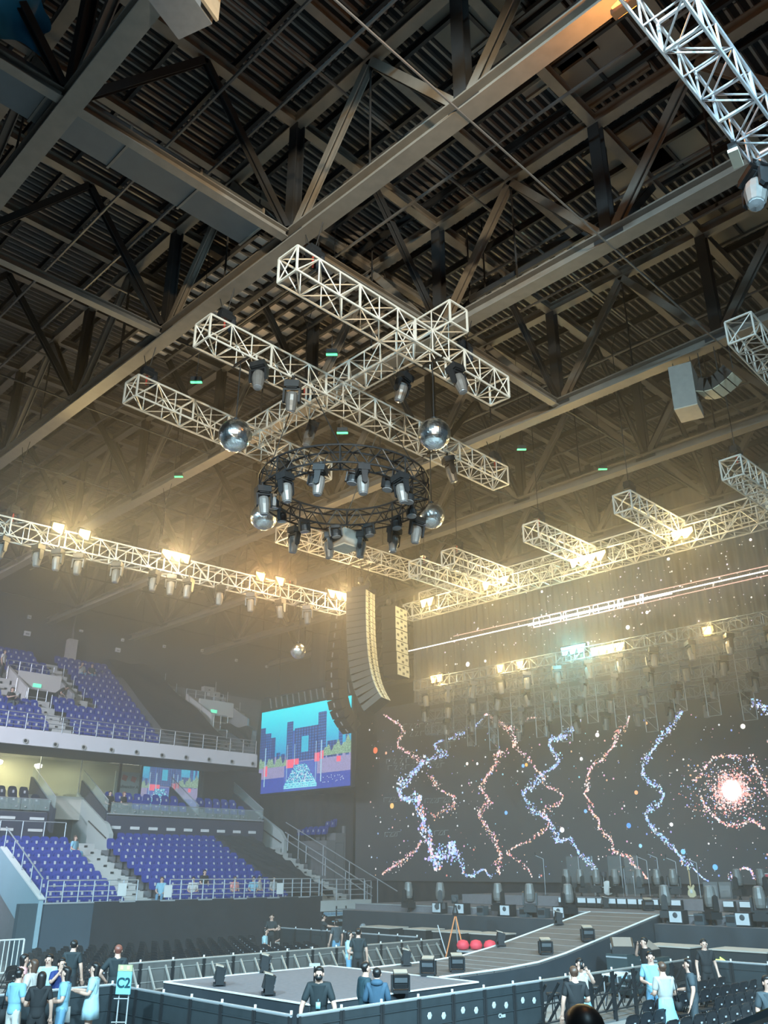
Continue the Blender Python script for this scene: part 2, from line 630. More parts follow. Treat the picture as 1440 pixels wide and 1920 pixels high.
# heads on the hanging grid
for k, (x, y, l) in enumerate(((13.6, 17.8, 'under the outer half of the longest hanging truss'), (16.3, 15.7, 'under the crossing truss between the upper pair'),
                               (16.35, 20.2, 'under the crossing truss between the lower pair'), (12.35, 17.8, 'beside the left mirror ball cable'),
                               (16.4, 13.9, 'beside the right mirror ball cable'), (20.7, 17.9, 'beside the far right mirror ball cable'), (16.9, 22.3, 'in front of the far left mirror ball'))):
    place_head((x + (.37 if abs(x - 16.3) < .15 and abs(y - 13.9) > .3 else 0), y - (0 if abs(x - 16.3) < .15 and abs(y - 13.9) > .3 else .37), (ZH if abs(x - 16.3) > .2 or abs(y - 13.9) < .3 else ZH + .82) - .13), (.25, .1, -.9 + k), 'moving head lamp ' + l, 'moving heads on the hanging grid', 1.25)

# ------------------------------------------------------------------ ring truss with its lamps
RC = Vector((16.15, 17.9, 13.95))
RR, RW, RH = 2.62, .5, .55
e = empty('ring_truss', RC, 'black circular lattice truss hung with lamps below the pale trusses', 'truss')
N = 40
for rr, zz in ((RR, 0), (RR - RW, 0), (RR, RH), (RR - RW, RH)):
    MB().path([RC + Vector((rr * math.cos(2 * PI * k / 48), rr * math.sin(2 * PI * k / 48), zz)) for k in range(48)], .03, 6, True).build('chord', ALUK, e)


def RP(k, rr, zz):
    a = 2 * PI * k / N
    return RC + Vector((rr * math.cos(a), rr * math.sin(a), zz))


for (r1, z1, r2, z2) in ((RR, 0, RR, RH), (RR - RW, 0, RR - RW, RH), (RR, 0, RR - RW, 0), (RR, RH, RR - RW, RH)):
    b = MB()
    for k in range(N):
        q = ((r1, z1), (r2, z2)) if k % 2 else ((r2, z2), (r1, z1))
        b.tube(RP(k, *q[0]), RP(k + 1, *q[1]), .018, 5, cap=False)
        if k % 5 == 0:
            b.tube(RP(k, r1, z1), RP(k, r2, z2), .022, 5, cap=False)
    b.build('lacing', ALUK, e)
for k in range(4):
    a = PI / 4 + k * PI / 2
    q = RC + Vector((RR * math.cos(a) * .95, RR * math.sin(a) * .95, RH))
    MB().tube(q, (q.x, 17.9 + math.copysign(.36, q.y - 17.9), ZH), .016, 5).build('hanging_cable', WIRE, e)
for k in range(14):
    a = 2 * PI * (k + .3) / 14
    if 110 < math.degrees(a) < 160 or 290 < math.degrees(a) < 335:
        continue
    p = RC + Vector((RR * math.cos(a), RR * math.sin(a), -.12))
    place_head(p, (.1 * math.sin(k * 2.1), .12 * math.cos(k), a), 'moving head lamp on the black ring truss, %s round from the stage side' % ORD[k], 'moving heads on the ring truss', 1.15)
# round wash lamps between them
wash = empty('wash_light', (0, 0, 0), 'wash light', 'stage light')
b = MB(); b.box((0, 0, -.05), (.3, .12, .1)); b.box((-.19, 0, -.22), (.04, .1, .34)); b.box((.19, 0, -.22), (.04, .1, .34)); b.build('yoke', BLACKM, wash)
b = MB(); b.lathe([(.1, -.14), (.16, -.2), (.17, -.34), (.165, -.4), (.12, -.41)], 14); bd = b.build('body', BLACKM, wash)
MB().lathe([(.15, -.405), (.14, -.425), (.02, -.43)], 14).build('lens', LENS, bd)
remember(wash)
for k in range(12):
    a = 2 * PI * (k + .85) / 12
    p = RC + Vector(((RR - RW) * math.cos(a), (RR - RW) * math.sin(a), -.02))
    o = wash if k == 0 else copy_tree(wash)
    o.location, o.rotation_euler = p, (0, .15, a + 1.57)
    tag(o, 'short round wash lamp on the black ring truss, %s round from the stage side' % ORD[k], 'stage light', 'wash lamps on the ring truss')
# square lamp box in the middle of the ring
LB = Vector((17.98, 19.82, 13.3))
e = empty('lamp_box', LB, 'beige square lamp box hanging under the near rim of the ring', 'lamp box')
MB().box(LB + Vector((0, 0, .32)), (.7, .7, .56)).build('body', M('lamp_box_beige', (.45, .4, .34), .6), e)
MB().box(LB + Vector((0, 0, .03)), (.72, .72, .05)).build('bottom_panel', M('lamp_panel', (.8, .74, .62), .5), e)
MB().box(LB + Vector((0, 0, .62)), (.2, .2, .08)).build('clamp', BLACKM, e)


# ------------------------------------------------------------------ mirror balls
def mirror_mat():
    m = bpy.data.materials.new('mirror_tiles')
    m.use_nodes = True
    nt = m.node_tree
    b = nt.nodes['Principled BSDF']
    b.inputs['Metallic'].default_value = 1
    b.inputs['Roughness'].default_value = .22
    tc = nt.nodes.new('ShaderNodeTexCoord')
    v = nt.nodes.new('ShaderNodeTexVoronoi')
    v.inputs['Scale'].default_value = 22
    h = nt.nodes.new('ShaderNodeMapRange')
    h.inputs['To Min'].default_value = .55
    h.inputs['To Max'].default_value = 1.0
    nt.links.new(tc.outputs['Object'], v.inputs['Vector'])
    nt.links.new(v.outputs['Color'], h.inputs['Value'])
    mx = nt.nodes.new('ShaderNodeMix')
    mx.data_type = 'RGBA'
    mx.inputs['A'].default_value = (.55, .66, .85, 1)
    mx.inputs['B'].default_value = (.98, .96, .9, 1)
    nt.links.new(h.outputs['Result'], mx.inputs['Factor'])
    nt.links.new(mx.outputs['Result'], b.inputs['Base Color'])
    return m


MIR = mirror_mat()


def mirror_ball(c, r, ztop, label, bar=(0, .8)):
    c = Vector(c)
    e = empty('mirror_ball', c - Vector((0, 0, r)), label, 'mirror ball', 'mirror balls')
    me = bpy.data.meshes.new('tiled_sphere')
    bm = bmesh.new()
    bmesh.ops.create_uvsphere(bm, u_segments=44, v_segments=28, radius=r)
    for f in bm.faces:          # every tile sits at a slightly different tilt
        pass
    for v in bm.verts:
        v.co *= 1 + random.uniform(-.006, .006)
    bm.to_mesh(me)
    bm.free()
    me.materials.append(MIR)
    link('tiled_sphere', me, e, (0, 0, r))
    b = MB()
    b.lathe([(.03, r * .97), (.09, r * .98), (.09, r * 1.12), (.05, r * 1.2)], 12, c)
    b.build('motor_cap', BLACKM, e)
    MB().tube(c + Vector((0, 0, r * 1.1)), (c.x, c.y, ztop), .016, 5).build('cable', WIRE, e)
    hb_ = Vector((bar[0] / 2, bar[1] / 2, 0))
    MB().bar(Vector((c.x, c.y, ztop - .01)) - hb_, Vector((c.x, c.y, ztop - .01)) + hb_, .06, .05).build('clamp_bar', BLACKM, e)


mirror_ball((11.98, 17.85, 14.58), .47, ZH, 'mirror ball hanging from the outer end of the longest pale truss')
mirror_ball((15.9, 13.92, 14.62), .46, ZH, 'mirror ball hanging from the highest pale truss, right of the ring')
mirror_ball((16.4, 22.3, 14.72), .47, ZH, 'mirror ball at the near left of the black ring, with a lamp before it')
mirror_ball((20.22, 17.92, 14.6), .45, ZH, 'mirror ball at the stage side of the black ring, under the longest truss')
mirror_ball((24.6, 30.2, 12.75), .36, 15, 'small lone mirror ball below the amber lamp truss, over the blue screen')

# ------------------------------------------------------------------ loudspeaker columns
SPK = M('speaker_cabinet', (.055, .048, .042), .6, 0, .12, 4)
SPKF = M('speaker_front', (.62, .58, .44), .6, 0, .12, 10)
SPKD = M('speaker_slot', (.02, .02, .02), .6)
GRILL = M('speaker_grille', (.42, .40, .33), .7, 0, .3, 40)
# column one: eighteen cabinets in a J-curve facing the audience (-x, -y)
FD = Vector((.35, -.94, 0)).normalized()       # facing
e = empty('line_array', aty(700, 1110, 27.7), 'tall curved column of slim loudspeaker cabinets', 'line array')
top = aty(694, 1110, 27.7)
side = Vector((FD.y, -FD.x, 0)) * -1
pos = top.copy()
CH, CW, CD = .29, 1.0, 1.0
for k in range(18):
    tilt = math.radians([0, .4, .8, 1.2, 1.6, 2.2, 2.8, 3.6, 4.6, 5.8, 7.2, 9, 11, 14, 18, 22.5, 27.5, 33][k])
    f = FD * math.cos(tilt) + Vector((0, 0, 1)) * math.sin(tilt)
    dn = -Vector((0, 0, 1)) * math.cos(tilt) + FD * math.sin(tilt)
    # pos = top of the front edge
    ce = pos + dn * (CH / 2) - f * (CD / 2)
    R_ = Matrix((f, side, -dn)).transposed()
    MB().box(ce, (CD, CW, CH - .012), mat=R_).build('cabinet', SPK, e)
    b = MB()
    b.box(pos + dn * (CH / 2) + f * .006, (.03, CW - .02, CH - .03), mat=R_)
    g = b.build('front_face', SPKF, e)
    b = MB()
    b.lathe([(.115, 0), (.115, .02), (.09, .025)], 14, pos + dn * (CH / 2) + side * .28 + f * .012, R_ @ Matrix.Rotation(PI / 2, 3, 'Y'))
    b.build('driver', GRILL, e)
    b = MB()
    for sy in (-.1, -.2):
        for sz in (-.06, .06):
            b.box(pos + dn * (CH / 2 + sz) + side * sy + f * .02, (.02, .07, .09), mat=R_)
    b.build('horn_slots', SPKD, e)
    pos = pos + dn * CH
for q in (-.4, .4):
    MB().box(top + side * q - FD * .3 + Vector((0, 0, .12)), (.9, .05, .2), rz=math.atan2(FD.y, FD.x)).build('rigging_frame', BLACKM, e)
    hp = top + side * q - FD * .3
    MB().tube(hp + Vector((0, 0, .2)), (hp.x, hp.y, 17), .016, 5).build('hanging_chain', WIRE, e)
    MB().bar((hp.x, 27.4, 16.98), (hp.x, 28.9, 16.98), .08, .08).build('hanging_beam', BLACKM, e)
    MB().lathe([(.05, .3), (.15, .38), (.16, .6), (.08, .7)], 10, hp).build('hoist_motor', BLACKM, e)
# column two: six bass cabinets straight down
e = empty('bass_array', aty(738, 1142, 28.0), 'straight column of six deep bass loudspeakers beside the curved column', 'bass array')
FD2 = Vector((.2, -.98, 0)).normalized()
sd2 = Vector((FD2.y, -FD2.x, 0)) * -1
tp = aty(752, 1140, 28.0)
BH = .565
rz2 = math.atan2(FD2.y, FD2.x)
for k in range(6):
    sh = FD2 * (.004 * k * k)
    c = tp - FD2 * .4 + Vector((0, 0, -BH * (k + .5))) + sh
    MB().box(c, (.8, 1.08, BH - .015), rz=rz2).build('cabinet', SPK, e)
    fc = c + FD2 * .405
    MB().box(fc, (.02, 1.04, BH - .05), rz=rz2).build('front_face', SPKF, e)
    b = MB()
    for (u, v) in ((-.34, 0), (.34, 0), (0, .15), (0, -.15)):
        for du in (-.05, .05):
            b.box(fc + sd2 * (u + du) + Vector((0, 0, v)) + FD2 * .012, (.02, .06, .11), rz=rz2)
    b.build('port_slots', SPKD, e)
for q in (-.35, .35):
    hp = tp + sd2 * q - FD2 * .5
    MB().box(hp + Vector((0, 0, .07)), (.9, .06, .12), rz=rz2).build('rigging_frame', BLACKM, e)
    MB().tube(hp, (hp.x, hp.y, 17.2), .016, 5).build('hanging_chain', WIRE, e)
    MB().lathe([(.05, .12), (.14, .2), (.15, .4), (.08, .5)], 10, hp).build('hoist_motor', BLACKM, e)
# small delay cluster under the third girder on the right
e = empty('delay_bass_box', (24, 10, 16.9), 'tall grey loudspeaker box hanging below the right roof girder', 'loudspeaker')
c = atx(1286, 735, 24)
MB().box(c, (1.0, .72, 1.55), rz=.25).build('cabinet', M('delay_grey', (.30, .28, .25), .6), e)
MB().box(c - Vector((0, 0, .79)), (1.0, .72, .04), rz=.25).build('bottom_panel', M('delay_base', (.62, .52, .40), .6), e)
MB().box(c + Vector((.1, -.37, -.35)), (.3, .03, .12), rz=.25).build('handle_recess', BLACK, e)
for q in (-.3, .3):
    MB().tube(c + Vector((0, q, .75)), (c.x, c.y + q, ZB - .2), .014, 5).build('cable', WIRE, e)
e = empty('delay_array', atx(1350, 720, 24), 'small curved loudspeaker array beside the hanging grey box', 'line array')
pp = [atx(x, y, 24.0) for x, y in ((1313, 740), (1329, 741), (1345, 737), (1359, 728), (1372, 717), (1383, 705))]
for k in range(len(pp) - 1):
    a, c2 = pp[k], pp[k + 1]
    m_ = (a + c2) / 2
    dz = (c2 - a)
    ln = dz.length
    ang = math.atan2(dz.z, -dz.y)
    R_ = Matrix.Rotation(-ang, 3, 'X')
    MB().box(m_ + R_ @ Vector((0, 0, .22)), (.75, ln * .95, .42), mat=R_).build('cabinet', SPK, e)
    MB().box(m_ + R_ @ Vector((0, 0, 0)), (.7, ln * .86, .03), mat=R_).build('front_face', SPKF, e)
    if k % 2 == 0:
        MB().tube(m_ + Vector((0, 0, .4)), (m_.x, m_.y, ZB - .2), .014, 5).build('cable', WIRE, e)

# ------------------------------------------------------------------ amber lamps: real lamps on the trusses
AMB = M('amber_lamp_lit', (1, .6, .2), .4, 0, 0, emit=(1, .50, .08), es=5)
AMB.cycles.emission_sampling = 'NONE'
YEL = M('yellow_lamp_lit', (1, .8, .4), .4, 0, 0, emit=(1, .68, .18), es=5.5)
YEL.cycles.emission_sampling = 'NONE'
CYA = M('cyan_lamp_lit', (.3, 1, 1), .4, 0, 0, emit=(.15, .8, 1), es=3.2)
CYA.cycles.emission_sampling = 'NONE'
AE = 420


def blinder(p, axis, n, label, mat=None, col=(1, .58, .18), energy=None, cell=.42, span=None):
    """lamp bar of n round cells, facing the camera side"""
    energy = energy or AE
    p = Vector(p)
    ax = Vector(axis).normalized()
    mat = mat or AMB
    L = span or n * cell
    toward = (EYE + Vector((6, 6, 2)) - p).normalized()
    e = empty('blinder_lamp', p, label, 'stage lamp', 'lit blinder lamps')
    MB().bar(p - ax * (L / 2 + .05) - toward * .1, p + ax * (L / 2 + .05) - toward * .1, .18, .46).build('housing', BLACKM, e)
    vx = (ax - toward * ax.dot(toward)).normalized()
    LR = Matrix((vx, toward.cross(vx), toward)).transposed()
    for k in range(n):
        c = p + ax * ((k + .5) / n - .5) * L
        R_ = toward.to_track_quat('Z', 'Y').to_matrix()
        MB().box(c + toward * .02, (cell * .96, .36, .08), mat=LR).build('lamp_cell', mat, e)
    q = p + toward * 1.1
    lamp('blinder_light', 'POINT', q, energy * (n ** .6), col, .18)
    q = p + toward * .2
    lamp('blinder_beam', 'SPOT', q, energy * 2.3 * (n ** .6), (col[0], col[1] * .92, col[2] * .75), .15, look(q, q + toward), spot_size=2.7, spot_blend=.3)
    return e


AE = 135


def lt_point(px):
    p = aty(px, 1000 + px * .224, 30.9)
    t = (p.x - LT0.x) / (LT1.x - LT0.x)
    q = LT0.lerp(LT1, t)
    return q + Vector((0, -.4, .72))


LAX = LT1 - LT0
blinder(lt_point(102), LAX, 1, 'single amber blinder lamp nearest the outer end of the lamp truss', YEL, (1, .78, .40))
blinder(lt_point(150), LAX, 1, 'pale amber blinder lamp second along the lamp truss', YEL, (1, .78, .40))
blinder(lt_point(315), LAX, 3, 'wide amber blinder bar midway along the lamp truss', AMB, (1, .78, .45))
blinder(lt_point(465), LAX, 1, 'deep orange blinder lamp on the lamp truss, left of a pair', AMB, (1, .62, .28))
blinder(lt_point(499), LAX, 1, 'deep orange blinder lamp on the lamp truss, right of a pair', AMB, (1, .62, .28))
blinder(lt_point(607), LAX, 4, 'long orange blinder bar at the stage end of the lamp truss', AMB, (1, .72, .38))
YAX = (0, 1, 0)
AE = 120
for (px, py, n, l, mt) in ((803, 1129, 2, 'yellow blinder bar at the far end of the front truss', YEL), (914, 1098, 1, 'amber blinder lamp on the front truss, left of a pair', AMB),
                           (948, 1088, 1, 'amber blinder lamp on the front truss, right of a pair', AMB), (1103, 1048, 4, 'long yellow blinder bar in the middle of the front truss', YEL),
                           (1280, 1001, 2, 'yellow blinder lamp on the front truss beneath the nearest spurs', YEL)):
    blinder(atx(px, py, 29.75), YAX, n, l, mt, (1, .76, .36))
for (px, py, n, l, mt) in ((821, 1272, 2, 'yellow blinder bar at the far end of the lower light grid', YEL), (940, 1253, 1, 'amber blinder lamp on the lower light grid, left of a pair', AMB),
                           (977, 1246, 1, 'amber blinder lamp on the lower light grid, right of a pair', AMB), (1140, 1217, 4, 'long yellow blinder bar beside the cyan lamps on the light grid', YEL),
                           (1328, 1183, 1, 'amber blinder lamp high on the near part of the light grid', AMB)):
    blinder(atx(px, py, 33.6), YAX, n, l, mt, (1, .74, .34), 100)
blinder(atx(1076, 1218, 33.6), YAX, 3, 'cyan lit lamp group on the light grid', CYA, (.25, .9, 1))
# orange lamp high in the roof near the top edge
blinder(atz(1168, 6, 19.0), YAX, 1, 'lone orange lamp under the roof girder at the top edge', M('orange_lamp_lit', (1, .4, .1), .4, 0, 0, emit=(1, .35, .06), es=2.5), (1, .42, .1), 260)

# ------------------------------------------------------------------ LED wall at the back of the stage
LX = 40.0
LEDM = M('led_face', (.085, .088, .095), .5, 0, .08, 1.2)
e = empty('led_wall', (LX, 25, 2.85), 'huge dark screen behind the stage showing winding streams of coloured dots', 'screen')
LED = e
b = MB()
b.box((LX + .15, 25.3, 8.05), (.28, 34.6, 10.4))
b.build('screen_face', LEDM, e)
b = MB()
for y in np.arange(9, 42, 3.0):
    b.box((LX + .4, y, 8), (.2, .15, 10.6))
b.build('rear_frame', BLACKM, e)

PINK = [(1, .55, .5), (1, .35, .3), (1, .8, .75), (1, .95, .95), (.95, .5, .75), (1, .6, .35)]
BLUE = [(.35, .55, 1), (.6, .8, 1), (.9, .95, 1), (.25, .4, 1), (.5, .45, 1), (.4, .85, 1)]
MIX = PINK + BLUE


def dots(items, name, parent, xoff=.0, plane=LX, strength='dot_glow'):
    """items: (px, py, radius px, colour); flat lit dots on the screen face"""
    vs, fs, cols = [], [], []
    for (px, py, r, c) in items:
        p = atx(px, py, plane)
        s = p.length / F * r * 1.3
        n = len(vs)
        k6 = 6 if r < 2.2 else 12
        for k in range(k6):
            a = 2 * PI * k / k6
            vs.append((plane - .006 - xoff, p.y + s * math.cos(a), p.z + s * math.sin(a)))
        fs.append(tuple(range(n, n + k6)))
        cols.append(c)
    b = MB()
    b.v, b.f, b.m = vs, fs, [0] * len(fs)
    off = tuple(parent.location)
    me = bpy.data.meshes.new(name)
    me.from_pydata([(x - off[0], y - off[1], z - off[2]) for x, y, z in vs], [], fs)
    me.materials.append(glow('dot_glow', 1.7))
    colour_attr(me, cols)
    o = link(name, me, parent)
    o['kind'] = 'stuff'
    return o


def stream(pts, ox, oy, width, pal, dens, name='dot_stream', big=0.0):
    P_ = [(ox + x / 3.6, oy + y / 3.6) for x, y in pts]
    it = []
    for (a, c) in zip(P_[:-1], P_[1:]):
        L = math.hypot(c[0] - a[0], c[1] - a[1])
        n = max(1, int(L * dens * width / 6.6))
        for _ in range(n):
            t = random.random()
            w_ = width * (.75 + .5 * math.sin(a[1] * .13)) / 2
            g = max(-1.6, min(1.6, random.gauss(0, .55))) * w_
            nx, ny = -(c[1] - a[1]) / (L + 1e-6), (c[0] - a[0]) / (L + 1e-6)
            r = random.choice((.5, .6, .7, .8, 1.0, 1.2)) * (1 + big * random.random())
            col = random.choice(pal)
            k = random.uniform(.75, 1.25)
            it.append((a[0] + (c[0] - a[0]) * t + nx * g, a[1] + (c[1] - a[1]) * t + ny * g, r, tuple(q * k for q in col)))
    return dots(it, name, LED)


A, B2 = (660, 1310), (1040, 1310)
stream([(210, 105), (280, 150), (340, 190), (340, 240), (310, 290), (310, 325), (380, 365), (440, 400), (480, 430)], *A, 10, PINK, .9)
stream([(910, 100), (850, 170), (780, 220), (680, 265), (590, 290), (555, 310), (570, 345), (640, 365), (620, 390), (520, 410)], *A, 9, BLUE, 1.0)
stream([(520, 410), (470, 440), (430, 490), (390, 530), (330, 580), (310, 620), (340, 670), (400, 690), (450, 650)], *A, 20, BLUE, .75, big=.6)
stream([(450, 650), (450, 720), (480, 790), (480, 860), (510, 920), (520, 970), (540, 1050), (580, 1120), (560, 1160)], *A, 22, BLUE + MIX, .65, big=1.0)
stream([(560, 1100), (600, 1080), (650, 1000), (680, 970), (700, 1050)], *A, 30, BLUE, .55, big=1.0)
stream([(700, 1050), (740, 1110), (760, 1190), (800, 1200), (850, 1170), (890, 1150), (920, 1190), (950, 1210)], *A, 11, BLUE, .9)
stream([(470, 960), (430, 1020), (360, 1080), (280, 1130), (200, 1190)], *A, 12, PINK, .8)
stream([(530, 510), (545, 570), (600, 620), (690, 660), (690, 720), (620, 760), (540, 800)], *A, 13, PINK, .55)
stream([(900, 100), (980, 150), (1050, 200), (1100, 240), (1110, 290), (1080, 330)], *A, 18, PINK, .8)
stream([(1250, 130), (1190, 130), (1150, 200)], *A, 8, PINK, .5)
stream([(1110, 340), (1180, 390), (1230, 440), (1240, 480), (1290, 520), (1310, 590), (1400, 630), (1430, 660), (1400, 710), (1330, 740), (1270, 770), (1330, 820), (1320, 870), (1250, 920), (1190, 960), (1100, 1000), (1040, 1045)], *A, 8, PINK, .75)
stream([(1050, 345), (980, 370), (975, 430), (930, 500), (890, 550), (870, 610), (930, 690), (900, 740), (850, 770), (890, 840), (930, 900), (970, 950), (980, 1010), (1010, 1060), (980, 1130), (1000, 1190)], *A, 13, PINK, .75)
stream([(1040, 1040), (1130, 1100), (1190, 1150), (1220, 1210)], *A, 5, PINK, .8)
stream([(1440, 250), (1340, 270), (1330, 310), (1370, 380), (1400, 420), (1370, 460), (1280, 510), (1270, 550), (1190, 590), (1150, 640), (1180, 700), (1240, 770), (1310, 800), (1350, 850), (1370, 910), (1400, 970), (1440, 950)], *A, 14, BLUE, .8)
stream([(180, 140), (120, 200), (50, 260), (10, 280)], *B2, 15, BLUE, .8)
stream([(0, 930), (40, 970), (100, 940), (140, 990), (170, 1050), (230, 1100), (270, 1150), (300, 1210)], *B2, 11, BLUE, .9)
stream([(505, 115), (485, 190), (410, 240), (410, 310), (350, 370), (330, 410), (270, 430), (240, 480), (215, 540), (235, 600), (200, 640), (240, 700), (250, 770), (300, 820), (300, 870), (350, 920), (390, 960), (395, 1030), (440, 1045), (500, 1065), (530, 1120), (580, 1160), (625, 1215)], *B2, 9, PINK, .9)
stream([(860, 80), (800, 170), (740, 240), (690, 300), (640, 380), (600, 440), (590, 510), (640, 560), (710, 610), (740, 650), (710, 700), (640, 750), (610, 790), (640, 850), (720, 930), (800, 1010), (860, 1080), (930, 1140)], *B2, 13, BLUE, .85)
stream([(930, 1140), (1010, 1220), (1040, 1228)], *B2, 2.5, BLUE, 2)
stream([(1320, 20), (1400, 50), (1440, 100), (1490, 120)], *B2, 16, BLUE, .8)
stream([(1180, 1225), (1220, 1170), (1280, 1140), (1330, 1160), (1340, 1200), (1380, 1230)], *B2, 10, MIX, .9)
stream([(945, 560), (1010, 470), (1060, 410), (1130, 380), (1200, 380), (1280, 410)], *B2, 9, PINK, .55)
stream([(1335, 375), (1350, 470), (1400, 540), (1430, 620), (1480, 700)], *B2, 12, PINK, .55)
stream([(985, 650), (1020, 740), (1080, 800), (1150, 850), (1240, 860), (1330, 820), (1420, 880)], *B2, 13, PINK, .55)
# the glowing star
it = []
cx, cy_ = 1040 + 1195 / 3.6, 1310 + 620 / 3.6
for _ in range(1500):
    r = abs(random.gauss(0, 1)) * 17 + 6
    a = random.uniform(0, 2 * PI)
    c = random.choice(PINK[:3]) if r > 17 else (1.3, 1.25, 1.25)
    it.append((cx + r * math.cos(a), cy_ + r * math.sin(a), random.choice((.5, .7, .9, 1.2)), c))
for _ in range(420):
    a = random.uniform(0, 2 * PI)
    r = random.uniform(20, 90)
    it.append((cx + r * math.cos(a) * 1.1, cy_ + r * math.sin(a) * .75, random.choice((.5, .6, .8)), random.choice(MIX)))
it.append((cx, cy_, 13, (1.6, 1.5, 1.5)))
dots(it, 'star_burst', LED, .004)
it = []
for _ in range(620):
    x, y = random.uniform(690, 1440), random.uniform(1340, 1645)
    it.append((x, y, random.choice((.4, .5, .6, .8, 1.3)), tuple(q * .8 for q in random.choice(MIX + [(1, 1, 1)] * 4))))
for x, y, r, c in ((704, 1407, 4.2, (1, .2, .08)), (735, 1511, 3.6, (1, .6, .2)), (724, 1412, 2, (1, .5, .3)), (981, 1436, 2.4, (.2, .5, 1)), (987, 1434, 2.4, (1, .5, .1)), (949, 1524, 2.5, (.2, .5, 1)),
                   (1179, 1548, 3.2, (.1, .35, 1)), (1098, 1521, 2.4, (.2, .5, 1)), (1120, 1378, 3.0, (1, .95, .9)), (1393, 1362, 3.2, (1, .95, .85)), (1090, 1423, 2.4, (1, 1, 1)), (1054, 1556, 3.4, (1, 1, 1)),
                   (1281, 1597, 3.2, (.2, .6, 1)), (1341, 1626, 3.4, (.15, .5, 1)), (1193, 1486, 2.6, (1, .45, .2)), (895, 1432, 2, (1, 1, 1)), (876, 1432, 2.2, (1, .9, .8)), (1212, 1356, 2, (1, .5, .2)), (1259, 1546, 2.4, (1, 1, 1)), (1201, 1586, 2.4, (.3, .7, 1))):
    it.append((x, y, r, c))
dots(it, 'loose_dots', LED, .002)
# faint line-drawn figures on the left of the screen
b = MB()
for (x0, y0, n, w_) in ((757, 1362, 9, 90), (757, 1377, 8, 85), (725, 1428, 9, 110), (728, 1440, 10, 110), (720, 1500, 3, 25), (797, 1502, 6, 50), (722, 1565, 4, 30), (815, 1562, 4, 25)):
    for k in range(n):
        x = x0 + w_ * k / n
        y = y0 - .06 * (x - x0) * .9
        z_ = [(x, y - 4), (x + 6, y - 4.5), (x + 1, y + 4), (x + 7, y + 3.5)]
        if k % 3 == 0:
            z_ = [(x, y + 4), (x, y - 4), (x + 7, y - 4.5)]
        b.path([atx(q[0], q[1], LX) + Vector((-.008, 0, 0)) for q in z_], .006, 4)
o = b.build('line_figures', M('line_glow', (.5, .6, .6), .5, 0, 0, emit=(.55, .75, .75), es=.55), LED)

# ------------------------------------------------------------------ pleated header above the light grid with its lit strip
e = empty('header_curtain', (LX + .3, 22, 13.4), 'tall grey pleated header above the stage with scattered dots of light', 'curtain')
HEAD = e
b = MB()
ny = 700
b.grid(lambda u, v: (LX + .35 + .09 * math.sin(u * 31 * 2 * PI * 2.2), 37.6 - u * 32, 13.3 + v * 8.8), ny, 1)
b.build('pleated_cloth', M('header_cloth', (.26, .24, .21), .8, 0, .1, 3), e, True)
it = []
for _ in range(300):
    x = random.uniform(830, 1440)
    yb = 1220 - (x - 770) * .224
    y = yb + random.gauss(0, 55)
    it.append((x, y, random.choice((.5, .6, .7, .9, 1.2)), random.choice([(1, 1, 1), (1, .95, .85), (.95, .8, 1), (1, .85, .7)])))
for x, y, r in ((1179, 1177, 3), (879, 1246, 3.4), (912, 1240, 2), (1104, 1207, 2.6), (1215, 1149, 2.2), (1255, 1049, 2.2), (1018, 1110, 2), (1409, 1013, 2)):
    it.append((x, y, r, (1.2, 1.15, 1.1)))
dots(it, 'header_dots', e, .1, LX + .25)
# bright strip across the header: three thin lines and rounded outline figures
e = empty('light_strip', (LX + .1, 22, 16.4), 'brilliant white and pink light strip slanting across the header', 'light strip')
SW = M('strip_white', (1, 1, 1), .5, 0, 0, emit=(1, .96, .92), es=2.2)
SP = M('strip_pink', (1, .6, .5), .5, 0, 0, emit=(1, .55, .45), es=1.3)
SW.cycles.emission_sampling = 'NONE'
SP.cycles.emission_sampling = 'NONE'


def sy(x, o=0):
    return 1220 - (x - 770) * .2245 + o


def sline(name, pts, r, m):
    MB().path([atx(x, y, LX) for x, y in pts], r, 5).build(name, m, e)


sline('strip_line', [(766, sy(766)), (1448, sy(1448))], .038, SW)
sline('strip_line', [(850, sy(850, -9)), (1448, sy(1448, -9))], .022, SP)
sline('strip_line', [(1000, sy(1000, 9)), (1448, sy(1448, 9))], .022, SP)
for (x0, x1) in ((1000, 1052), (1056, 1106), (1112, 1152), (1158, 1168), (1200, 1206)):
    h0 = 8
    pts = []
    for k in range(17):
        a = 2 * PI * k / 16
        cxx = (x0 + x1) / 2
        ux = (x1 - x0) / 2 * max(-1, min(1, 1.35 * math.cos(a)))
        uy = h0 * max(-1, min(1, 1.35 * math.sin(a)))
        pts.append((cxx + ux, sy(cxx + ux, uy)))
    sline('strip_figure', pts, .028, SW)
for x in (1010, 1030, 1060, 1082, 1120, 1140, 1160, 1190, 1203):
    sline('strip_stroke', [(x, sy(x, -9)), (x + 3, sy(x, 9))], .022, SW)
sline('strip_stroke', [(990, sy(990, 3)), (1260, sy(1260, 3))], .03, SW)

